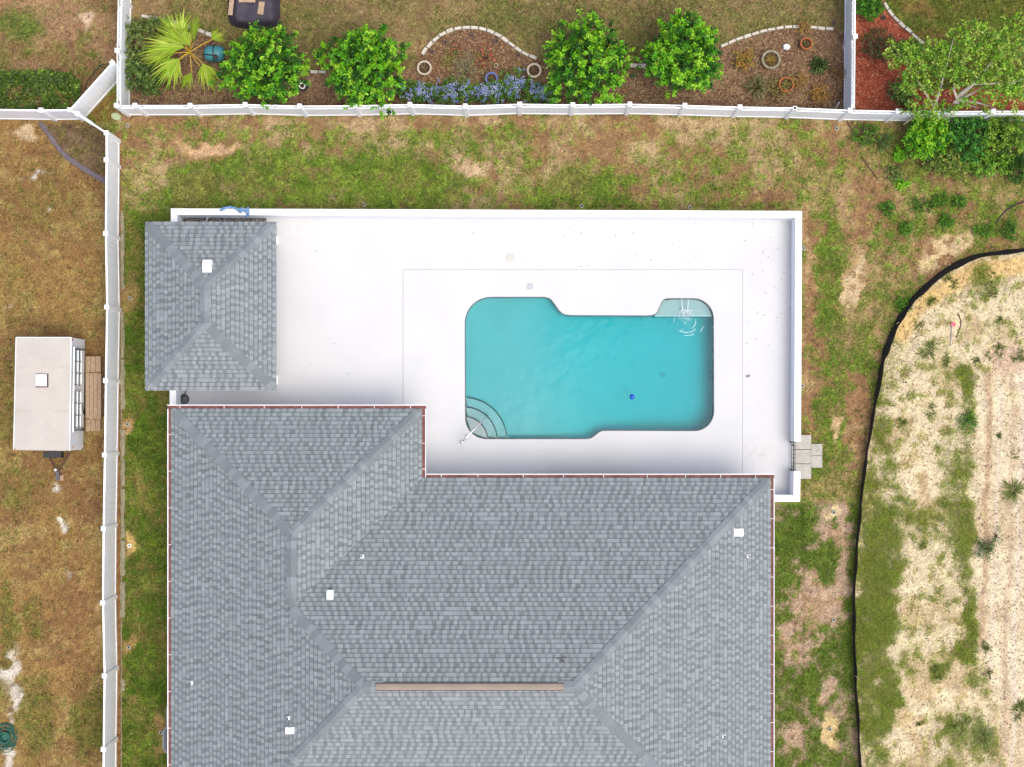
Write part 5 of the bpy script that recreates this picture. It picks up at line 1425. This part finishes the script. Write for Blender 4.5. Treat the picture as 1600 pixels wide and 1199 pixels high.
# ------------------------------------------------------------------ stone edging
def edging(label, pts, wpx=6.0, mt='stone', step=13.0):
    pts = smooth_pts(pts, 2) if len(pts) > 2 else pts
    p0 = W(*pts[0], 0); t = thing('stone_edging', (p0.x, p0.y, 0), label, 'edging')
    acc = 0; cur = Vector(pts[0]); pos = [Vector(pts[0])]
    for q in pts[1:]:
        q = Vector(q)
        while (q - cur).length > 0:
            d = (q - cur).length; need = step - acc
            if d >= need: cur = cur + (q - cur).normalized() * need; pos.append(cur.copy()); acc = 0
            else: acc += d; cur = q.copy(); break
    for a, b in zip(pos[:-1], pos[1:]):
        A, B = W(a.x, a.y, .08), W(b.x, b.y, .08); d = B - A; ang = math.atan2(d.y, d.x) + R(-.08, .08); c = (A + B) / 2
        Ls, Ws, Hs = d.length - .02, wpx / G * R(.8, 1.15), R(.09, .15)
        mb = MB(); vs = []
        for z, s in ((-.04, 1.0), (Hs * .75, 1.0), (Hs, .8)):
            for sx, sy in ((-1, -1), (1, -1), (1, 1), (-1, 1)):
                x, y = sx * Ls / 2 * (s + .1 * (1 - s)) * R(.94, 1.02), sy * Ws / 2 * s * R(.88, 1.06)
                vs.append((c.x + x * math.cos(ang) - y * math.sin(ang), c.y + x * math.sin(ang) + y * math.cos(ang), z))
        fs = [(r * 4 + k, r * 4 + (k + 1) % 4, r * 4 + 4 + (k + 1) % 4, r * 4 + 4 + k) for r in (0, 1) for k in range(4)] + [(8, 9, 10, 11)]
        mb.add(vs, fs).build('stone', M['stone'], t)
edging('pale stone edging above the palm', [(220, 25), (250, 30), (288, 40), (330, 54), (352, 68)])
edging('short piece of stone edging between the two left round trees', [(484, 112), (512, 113)], 4.5)
edging('curved pale stone edging round the middle bed', [(659, 85), (674, 66), (690, 53), (708, 45), (732, 42), (757, 45), (777, 53), (797, 68), (815, 82), (842, 93)])
edging('short piece of stone edging between the two right round trees', [(984, 102), (1020, 104)])
edging('pale stone edging curving above the terracotta pots', [(1126, 73), (1150, 62), (1180, 52), (1212, 44), (1246, 41), (1280, 44), (1314, 46)], 5)
edging('pale stone edging beside the red mulch', [(1381, 4), (1395, 26), (1420, 48), (1449, 74)], 5)

# ------------------------------------------------------------------ pots and garden things
def pot(px, py, rpx, h, mt, label, fill='soil', name='plant_pot', rim=.18):
    p = W(px, py, h); r = rpx * (H - h) / F
    t = thing(name, (p.x, p.y, 0), label, 'pot')
    MB().lathe([(r * .68, -.02), (r * .92, h * .8), (r, h * .84), (r, h), (r * (1 - rim), h), (r * (1 - rim) * .96, h * .72), (r * .5, h * .70)], (p.x, p.y, 0), 28).build('vessel', M[mt], t, smooth=False)
    mb = MB(); vs = [(p.x, p.y, h * .78)]
    for k in range(16):
        a = 6.283 * k / 16; vs.append((p.x + r * (1 - rim) * math.cos(a), p.y + r * (1 - rim) * math.sin(a), h * .74 + R(-.01, .01)))
    mb.add(vs, [(0, 1 + k, 1 + (k + 1) % 16) for k in range(16)]).build('soil', M[fill], t)
    return t, p, r
def sprout(root, p, r, h, n=14, pal=((96, 116, 60), (150, 140, 90))):
    V = []; cols = []
    for i in range(n):
        a = R(0, 6.28); d = Vector((math.cos(a), math.sin(a), 0)) * r * R(.3, .8); s = Vector((-d.y, d.x, 0)).normalized() * .012
        b0 = Vector((p.x, p.y, h * .74)); e = b0 + d + Vector((0, 0, R(.05, .16)))
        V += [b0 - s, b0 + s, e + s * .4, e - s * .4]; cols += [C(*random.choice(pal))] * 4
    np_mesh('plant', np.array([tuple(v) for v in V]), 4, np.array(cols), M['leaf'], root)
t_, p, r = pot(663, 106, 11.5, .42, 'creampot', 'cream pot of bare soil right of the second round tree', rim=.24); sprout(t_, p, r, .42, 8, ((170, 150, 110), (150, 130, 90)))
t_, p, r = pot(834.5, 110, 11.5, .42, 'creampot', 'cream pot beside the largest round tree and blue flowers', rim=.26); sprout(t_, p, r, .42, 8, ((200, 120, 90), (110, 130, 70)))
t_, p, r = pot(768, 122.5, 10, .42, 'bluepot', 'blue glazed pot among the blue flowers', rim=.26); sprout(t_, p, r, .42, 10)
t_, p, r = pot(472, 134, 5, .25, 'white', 'small black and white pot under the left round tree', rim=.25)
MB().lathe([(.16, -.01), (.19, .15), (.15, .15), (.14, .02)], (p.x + .03, p.y, 0), 18).build('sleeve', M['dark'], t_)
t_, p, r = pot(1260, 68, 9.5, .34, 'terracotta', 'upper terracotta pot near the stone edging', rim=.2); sprout(t_, p, r, .34, 14)
t_, p, r = pot(1229, 132, 12, .36, 'terracotta', 'lower terracotta pot half hidden by straw plants', rim=.18); sprout(t_, p, r * 1.2, .4, 50, ((178, 150, 92), (150, 140, 76), (120, 128, 66)))
t_, p, r = pot(1205, 93, 15, .3, 'oldconcrete', 'wide weathered stone planter left of the terracotta pots', rim=.22, name='stone_planter'); sprout(t_, p, r, .3, 60, ((196, 160, 70), (170, 140, 70), (140, 128, 66)))
t_, p, r = pot(775, 102.5, 3.4, .15, 'creampot', 'tiny yellowish pot above the blue pot', rim=.3)
for x, y, lb in [(696, 66, 'small blue-grey nursery pot at the left of the curved edging'), (776, 64, 'small blue-grey nursery pot at the right of the curved edging'), (737, 55, 'small blue-grey nursery pot below the top of the curved edging'), (675, 81, 'small blue-grey nursery pot nearest the left cream pot'), (810, 86, 'small dark nursery pot by the right end of the curved edging'), (1303, 37, 'small violet pot on the lawn near the right bed fence')]:
    pot(x, y, 3.2, .16, 'edgefabric', lb, rim=.2)
t_, p, r = pot(1381, 28, 3.6, .12, 'dark', 'small black pot on the red mulch', rim=.15)
# white garden ornament: faceted boulder
p = W(1229, 73, .12); mb = MB(); vs = []
for z, s in ((-.02, .8), (.08, 1.0), (.17, .72), (.2, .35)):
    for k in range(8):
        a = 6.283 * k / 8; vs.append((p.x + math.cos(a) * .135 * s * R(.85, 1.15), p.y + math.sin(a) * .105 * s * R(.85, 1.15), z))
mb.add(vs, [(r_ * 8 + k, r_ * 8 + (k + 1) % 8, r_ * 8 + 8 + (k + 1) % 8, r_ * 8 + 8 + k) for r_ in range(3) for k in range(8)] + [tuple(range(24, 32))])
props(mb.build('white_rock', M['white'], None, (p.x, p.y, 0)), 'white rock left of the upper terracotta pot', 'rock')
# white cane leaning at the fence
a, b = W(1305, 172, 0), W(1311, 160, .5); props(MB().tube([a, b], .018, 6).build('white_stake', M['white'], None, a), 'white stake leaning in the bed by the fence corner', 'stake')

# teal drum with black straps and hose
p = W(335, 84, .45); td = thing('compost_drum', (p.x, p.y, 0), 'teal plastic drum with black straps right of the palm', 'drum')
mb = MB(); L_, r_ = .33, .27; seg = 20; prof = [(-L_, .04), (-L_, .16), (-L_ * .85, .24), (-L_ * .4, .27), (L_ * .4, .27), (L_ * .85, .24), (L_, .16), (L_, .04)]
vs = [(p.x + x, p.y + r * math.cos(6.2832 * k / seg), .45 + r * math.sin(6.2832 * k / seg)) for x, r in prof for k in range(seg)]
mb.add(vs, [(i * seg + k, i * seg + (k + 1) % seg, (i + 1) * seg + (k + 1) % seg, (i + 1) * seg + k) for i in range(len(prof) - 1) for k in range(seg)] + [tuple(range(seg)), tuple(range((len(prof) - 1) * seg, len(prof) * seg))])
mb.build('drum', M['tealdrum'], td, smooth=True)
MB().tube([(p.x, p.y + .285 * math.cos(a), .45 + .285 * math.sin(a)) for a in np.linspace(0, 6.283, 21)[:-1]], .018, 6, close=True).build('strap', M['dark'], td)
MB().tube([(p.x - .32, p.y - .06, .66), (p.x - .12, p.y - .10, .74), (p.x + .1, p.y - .12, .73)], .02, 6).build('hose', M['dark'], td)
MB().lathe([(.02, 0), (.085, 0), (.085, .05), (.02, .05)], (p.x + .08, p.y - .16, .68), 16).build('lid', M['dark'], td)
for s in (-1, 1):
    MB().tube([(p.x + s * .25, p.y - .25, 0), (p.x + s * .25, p.y, .35), (p.x + s * .25, p.y + .25, 0)], .02, 6).build('leg', M['darkgrey'], td)

# covered patio furniture at the top edge
p = W(398, 10, .5); cv = thing('furniture_cover', (p.x, p.y, 0), 'dark grey fabric cover draped over garden furniture at the top edge', 'cover')
nx2, ny2 = 26, 18; vs = []
for jy in range(ny2):
    for ix in range(nx2):
        u, v = ix / (nx2 - 1) * 2 - 1, jy / (ny2 - 1) * 2 - 1
        px_ = 397 + 41 * u * (1 - .10 * abs(v) ** 3) + random.gauss(0, .5); py_ = 6 + 40 * v * (1 - .18 * abs(u) ** 3) + random.gauss(0, .5)
        e = max(abs(u), abs(v)); z = .82 * (1 - max(0, (e - .62) / .38) ** 1.6) + .05 * math.sin(u * 7 + v * 3) + .04 * math.sin(v * 9 - u * 4) + random.gauss(0, .012)
        vs.append(W(px_, py_, max(z, .0)))
MB().add(vs, [(j2 * nx2 + i2, j2 * nx2 + i2 + 1, (j2 + 1) * nx2 + i2 + 1, (j2 + 1) * nx2 + i2) for j2 in range(ny2 - 1) for i2 in range(nx2 - 1)]).build('fabric', M['cover'], cv, smooth=True)
for x, y, w, l, a, lb in [(361, 12, 7, 24, -6, 'weathered board on the left of the dark cover'), (408, 13, 9, 20, -8, 'weathered board near the middle of the dark cover'), (386, 1, 26, 6, 0, 'weathered board across the dark cover at the top edge')]:
    q = W(x, y, .93); props(MB().box((q.x, q.y, .93), (w / 46.7, l / 46.7, .04), math.radians(a)).build('board', M['wood'], None, (q.x, q.y, .9)), lb, 'board')

# wire hoop behind the slanted fence
p = W(150, 122, .0); pts = [W(x, y, z) for x, y, z in [(133, 138, .02), (136, 128, .3), (148, 112, .6), (158, 102, .7), (168, 100, .6), (172, 103, .4), (164, 112, .2), (150, 128, .1), (140, 139, .02)]]
props(MB().tube(pts, .014, 6, close=True).build('wire_hoop', M['dark'], None, (p.x, p.y, 0)), 'black wire hoop leaning behind the slanted fence panel', 'hoop')

# utility cover, sprinkler heads
p = W(181, 182, .05); uc = thing('utility_cover', (p.x, p.y, 0), 'pale green oval utility cover in the fence corner', 'cover')
M_el = [(math.cos(a) * (.17 if abs(math.cos(a)) > 0 else .17), math.sin(a) * .115) for a in np.linspace(0, 6.283, 25)[:-1]]
rot = lambda x, y, a: (x * math.cos(a) - y * math.sin(a), x * math.sin(a) + y * math.cos(a))
pe = [rot(x, y, -.3) for x, y in M_el]; pe = [(p.x + x, p.y + y) for x, y in pe]
MB().prism(pe, -.02, .045).build('rim', M['palegreen'], uc)
MB().prism(offset(pe, -.025), .03, .06).build('lid', M['palegreen'], uc)
heads = [(199.5, 196, 'below the pale green utility cover'), (203, 466, 'on bare ground left of the cabana roof'), (202, 853, 'on sand in the left side yard, white ringed'), (201, 1012, 'in the left side yard second from the bottom'), (251, 1145, 'next to the grey box on the house wall'),
         (1307.5, 201, 'below the fence junction at upper right'), (1303, 801, 'in a sandy patch outside the wall corner'), (1303, 969, 'in the right yard beside a pink sand patch'), (1297, 1140, 'in pale sand near the bottom of the right yard'), (569, 320, 'above the deck wall, left of the other two'),
         (909, 322, 'above the deck wall, middle of three'), (1078, 323.5, 'above the deck wall, right of three'), (1256, 388, 'outside the right deck wall, upper'), (1254, 603, 'outside the right deck wall, lower'), (199, 663, 'dark, on bare ground beside the house corner')]
for x, y, where in heads:
    p = W(x, y, .05); white = 'white' in where
    t = thing('sprinkler_head', (p.x, p.y, 0), 'round sprinkler head ' + where, 'sprinkler', 'lawn sprinkler heads')
    r = .066
    MB().lathe([(r, -.03), (r, .05), (r * .68, .055), (r * .68, .03)], (p.x, p.y, 0), 16).build('collar', M['white'] if white else M['concrete'], t)
    MB().lathe([(r * .5, 0), (r * .5, .045), (r * .2, .05)], (p.x, p.y, 0), 12).build('riser', M['dark'], t)

# grey utility box and conduit on the west house wall
p = W(257, 1157, .6); ub = thing('utility_tank', (p.x, p.y, 0), 'grey rounded utility tank under the left eave', 'tank')
q0 = [(W(254 + dx, 1137 + dy, .9).x, W(254 + dx, 1137 + dy, .9).y) for dx, dy in ((4, 0), (16, -1), (16, 42), (5, 40), (0, 32), (0, 8))]
MB().prism(q0, 0, .9).build('tank_body', M['greybox'], ub)
MB().prism(offset(q0, -.06), .9, .95).build('lid', M['darkgrey'], ub)
q0 = W(260, 1105, 1.2); q1 = W(260, 1136, 1.2)
MB().box((q0.x + .06, (q0.y + q1.y) / 2, .7), (.14, q0.y - q1.y, 1.0)).build('meter_cabinet', M['greybox'], ub)

# concrete edging strip along the left side yard
p = W(192, 760, 0); cs = thing('concrete_strip', (p.x, p.y, 0), 'broken concrete strip at the foot of the camper fence', 'kerb')
for y0, y1, w in [(330, 452, 5), (487, 560, 5), (562, 640, 6), (672, 760, 6), (765, 840, 5), (845, 900, 6), (910, 965, 7), (1062, 1080, 6)]:
    pts = []
    for k in range(9):
        y = y0 + (y1 - y0) * k / 8; pts.append((191 + R(-1, 1) - w / 2, y))
    for k in range(8, -1, -1):
        y = y0 + (y1 - y0) * k / 8; pts.append((192 + w / 2 + R(-1.6, 1.2), y))
    MB().prism([(W(x, y, .05).x, W(x, y, .05).y) for x, y in pts], -.05, .045).build('segment', M['oldconcrete'], cs)
props(MB().tube([W(189.5, y, .05) for y in (640, 760, 900, 1000, 1100, 1220)], .018, 6).build('buried_pipe', M['oldconcrete'], None, W(189.5, 900, 0)), 'thin pale pipe along the concrete strip', 'pipe')

# grey landscape fabric strip in the neighbour's yard
pts = smooth_pts([(62, 192), (75, 208), (88, 228), (104, 246), (128, 262), (150, 275), (168, 286)], 2)
mb = MB(); vs = []
for k, (x, y) in enumerate(pts):
    a = pts[max(k - 1, 0)]; b = pts[min(k + 1, len(pts) - 1)]; d = Vector((b[0] - a[0], b[1] - a[1])).normalized(); nrm = Vector((-d.y, d.x)); w = 4.0 + R(-.7, .7)
    for s, z in ((-1, .03), (-.3, .07), (.3, .07), (1, .03)): vs.append(W(x + nrm.x * w * s, y + nrm.y * w * s, z + R(0, .012)))
n = len(pts); mb.add(vs, [(k * 4 + i2, k * 4 + i2 + 1, k * 4 + 5 + i2, k * 4 + 4 + i2) for k in range(n - 1) for i2 in range(3)])
props(mb.build('fabric_edging', M['edgefabric'], None, W(115, 245, 0)), 'grey fabric bed edging curving below the slanted fence', 'edging')

# green hose coil
p = W(8, 1152, .1); gh = thing('garden_hose', (p.x, p.y, 0), 'coiled green garden hose at the lower left edge', 'hose')
pts = []
for k in range(190):
    a = k * .33; r = (.28 + .16 * math.sin(k * .37) * .5 + .10 * math.sin(k * .11)); pts.append((p.x + r * math.cos(a) * .95, p.y + r * math.sin(a) * 1.15, .03 + .14 * (k / 190) + R(-.01, .01)))
MB().tube(pts, .014, 5).build('coil', M['greenhose'], gh)
MB().lathe([(.07, 0), (.19, .03), (.20, .22), (.17, .22), (.12, .06)], (p.x, p.y, 0), 16).build('reel', M['greenhose'], gh)

# ------------------------------------------------------------------ on the deck
p = W(741, 670, ZS); hr = thing('pool_handrail', (p.x, p.y, ZS), 'steel handrail over the corner pool steps', 'handrail')
e0, e1 = W(722, 691, ZS), W(763, 649, ZS)
MB().tube([(e0.x, e0.y, ZS), (e0.x, e0.y, ZS + .55), e0.lerp(e1, .06) + Vector((0, 0, .72)), e0.lerp(e1, .2) + Vector((0, 0, .78)), e0.lerp(e1, .85) + Vector((0, 0, .5)), e0.lerp(e1, .97) + Vector((0, 0, .40)), (e1.x, e1.y, ZS - .65)], .024, 8).build('rail', M['steel'], hr, smooth=True)
q = e0.lerp(e1, .2); MB().tube([(q.x, q.y, ZS), (q.x, q.y, ZS + .78)], .022, 8).build('rail_post', M['steel'], hr)
for q in (e0, e0.lerp(e1, .2)): MB().lathe([(.075, 0), (.075, .012), (.045, .03), (.03, .03)], (q.x, q.y, ZS + .002), 16).build('base_plate', M['steel'], hr)
p = W(987.5, 620, ZW); fl = thing('floating_dispenser', (p.x, p.y, ZW), 'round blue float on the pool water', 'float')
MB().lathe([(.03, -.05), (.085, -.02), (.09, .02), (.075, .05), (.03, .06)], (p.x, p.y, ZW), 20).build('float', M['ball'], fl, smooth=True)
MB().lathe([(.045, .055), (.045, .075), (.02, .08)], (p.x, p.y, ZW), 14).build('cap', M['ball'], fl)
for x, y, r, lb, zz in [(828, 448, .115, 'pale lilac skimmer lid with screws just above the pool', ZS), (797, 403, .15, 'plain pale round lid on the upper deck', ZD)]:
    p = W(x, y, zz); t = thing('skimmer_cover' if x > 800 else 'drain_cover', (p.x, p.y, zz), lb, 'lid')
    m_ = mat('lid plastic', C(206, 204, 216) if x > 800 else C(216, 215, 206), .5, .03)
    MB().lathe([(r, 0), (r, .006), (r * .88, .010), (r * .86, .006), (r * .2, .008)], (p.x, p.y, zz + .002), 26).build('disc', m_, t)
    if x > 800:
        for k in range(4):
            a = .8 + 1.57 * k; MB().lathe([(.012, 0), (.012, .006)], (p.x + .09 * math.cos(a), p.y + .09 * math.sin(a), zz + .01), 8).build('screw', M['darkgrey'], t)
# skimmer net lying by the corner
p = W(288, 622, ZD); sn = thing('skimmer_net', (p.x, p.y, ZD), 'grey mesh net with black handle between cabana and house', 'net')
MB().lathe([(.16, 0), (.15, .05), (.10, .09), (.03, .11)], (p.x, p.y - .04, ZD + .02), 18).build('mesh', M['darkgrey'], sn)
MB().tube([(p.x + .16 * math.cos(a), p.y - .04 + .16 * math.sin(a), ZD + .02) for a in np.linspace(0, 6.28, 19)[:-1]], .012, 5, close=True).build('hoop', M['dark'], sn)
MB().tube([(p.x - .03, p.y, ZD + .1), W(291.5, 610, ZD + .25)], .014, 6).build('handle', M['dark'], sn)
# gravel between cabana and wall, blue sheet and white pipe
gp = []
X = rng.uniform(278, 416, 2600); Y = rng.uniform(337, 352, 2600)
V = []; cols = []
pal = [C(176, 172, 168), C(120, 116, 114), C(206, 202, 198), C(78, 74, 74), C(150, 140, 130)]
for x, y in zip(X, Y):
    q = W(x, y, ZD); r = R(.012, .03); c = random.choice(pal); h = R(.01, .03)
    a0 = R(0, 6.28); b4 = [q + Vector((r * math.cos(a0 + k * 1.5708), r * math.sin(a0 + k * 1.5708), .004)) for k in range(4)]; ap = q + Vector((0, 0, h + .01))
    for k in range(4):
        V += [b4[k], b4[(k + 1) % 4], ap]; cols += [c] * 3
props(np_mesh('gravel', np.array([tuple(v) for v in V]), 3, np.array(cols), M['gravel']), 'grey gravel between the cabana and the low wall', None, None, 'stuff')
pts = [(332, 334, .9), (340, 331, 1.2), (350, 326, ZT + .03), (360, 323.5, ZT + .04), (368, 326, ZT + .03), (374, 330, ZT + .03), (380, 327, ZT + .05), (384, 331, ZT + .06), (389, 326, ZT + .04), (388, 334, ZT + .02), (381, 337, ZT - .1)]
vs = []
for k, (x, y, z) in enumerate(pts):
    w = 1.2 + (2.0 if k > 4 else .6) + R(-.4, .6)
    for s in (-1, 0, 1): vs.append(W(x + s * w * .3, y + s * w, z + (.03 if s == 0 else 0) + R(0, .02)))
n = len(pts); sheet = MB().add(vs, [(k * 3 + i2, k * 3 + i2 + 1, k * 3 + 4 + i2, k * 3 + 3 + i2) for k in range(n - 1) for i2 in range(2)])
props(sheet.build('blue_sheet', M['bluecloth'], None, W(370, 330, 0)), 'crumpled pale blue plastic sheet on the wall behind the cabana', 'sheet')
a, b = W(322, 347, ZD + .1), W(325, 337, 1.0); props(MB().tube([a, b], .03, 8).build('white_pipe', M['white'], None, a), 'short white pipe standing by the gravel behind the cabana', 'pipe')
# small litter on the deck
mb = MB()
for k in range(150):
    if k < 70: x, y = R(1165, 1236), R(345, 560)
    elif k < 95: x, y = R(840, 1235), R(345, 420)
    else: x, y = R(440, 1230), R(345, 735)
    if 625 < x < 1162 and y > 418: continue
    q = W(x, y, ZD); r = R(.006, .020); mb.lathe([(r, 0), (r * .9, r * .5), (r * .4, r * .8)], (q.x, q.y, ZD + .003), 5)
props(mb.build('leaf_specks', mat('brown specks', C(120, 100, 90), .9, .2)), 'tiny brown leaf specks scattered on the white deck', None, None, 'stuff')
p = W(1169, 588, ZD); props(MB().box((p.x, p.y, ZD + .03), (.11, .05, .05), .2).box((p.x + .03, p.y + .01, ZD + .055), (.03, .03, .02), .2).build('deck_fitting', M['darkgrey'], None, (p.x, p.y, ZD)), 'small dark fitting on the deck right of the pool', 'fitting')

# ------------------------------------------------------------------ silt fence
p = W(1384, 548, 0); sf = thing('silt_fence', (p.x, p.y, 0), 'black fabric silt fence curving between yard and sandy plot', 'fence')
pts = smooth_pts(SILT, 2)
vs = []; n = len(pts)
for k, (x, y) in enumerate(pts):
    a = pts[max(k - 1, 0)]; b = pts[min(k + 1, n - 1)]; d = Vector((b[0] - a[0], b[1] - a[1])).normalized(); nrm = Vector((-d.y, d.x))
    nrm = nrm if nrm.x < 0 or nrm.y < 0 and abs(nrm.x) < .3 else -nrm          # towards the yard
    wbr = (4.8 if 400 < y < 560 else 3.4 if y < 640 else 2.3) * (1 + .12 * math.sin(k * 1.7)); wv = .9 * math.sin(k * .9)
    for s, z in ((-1.0, .0), (-.45, .22), (.1, .36), (.55, .50), (1.0, .58)):
        off = s * wbr * -1 + wv * (s > 0)
        vs.append(W(x + nrm.x * -off * -1, y + nrm.y * -off * -1, z + R(-.015, .015)))
fs = [(k * 5 + i2, k * 5 + i2 + 1, k * 5 + 6 + i2, k * 5 + 5 + i2) for k in range(n - 1) for i2 in range(4)]
so = MB().add(vs, fs).build('fabric', M['silt'], sf, smooth=True)
for x, y in [(1347, 784), (1335, 920), (1336, 1055), (1344, 1190), (1400, 508), (1480, 418), (1366, 640), (1553, 393)]:
    q = W(x, y, 0); MB().tube([q - Vector((.02, .0, .1)), q + Vector((-.08, .04, .72))], .02, 5).build('stake', M['wood'], sf)
# flagged stake and black hose on the sand, black hose at upper right
a = W(1487, 540, .02); fs_ = thing('survey_stake', a, 'grey survey stake with pink flagging lying on the sand', 'stake')
MB().tube([W(1486, 541, .06), W(1488, 506, .09)], .022, 5).build('stake', M['bark'], fs_)
MB().add([W(1487, 503, .12), W(1494, 505, .14), W(1492, 511, .10), W(1486, 509, .13)], [(0, 1, 2, 3)]).build('flagging', M['pink'], fs_)
pts = smooth_pts([(1606, 313), (1590, 319), (1575, 326), (1562, 340), (1556, 350)], 2)
props(MB().tube([W(x, y, .05) for x, y in pts], .022, 6).build('black_pipe', M['dark'], None, W(1575, 328, 0)), 'black poly pipe curving across the yard at the right edge', 'pipe')
for pp, lb in (([(1347, 245), (1355, 258), (1366, 272), (1372, 280)], 'dark thin branch on bare ground below the fence junction'), ([(1324, 190), (1330, 200), (1331, 205)], 'short dark branch against the fence junction'), ([(1497, 490), (1503, 505), (1497, 520), (1494, 528)], 'thin brown root beside the flagged stake'), ([(1386, 236), (1398, 248), (1408, 264)], 'pale fallen twig left of the small bright weed ball')):
    q = W(*pp[0], 0); props(MB().tube([W(x, y, .05) for x, y in smooth_pts(pp, 1)], .02, 5).build('fallen_branch', M['brownbark'], None, q), lb, 'branch')
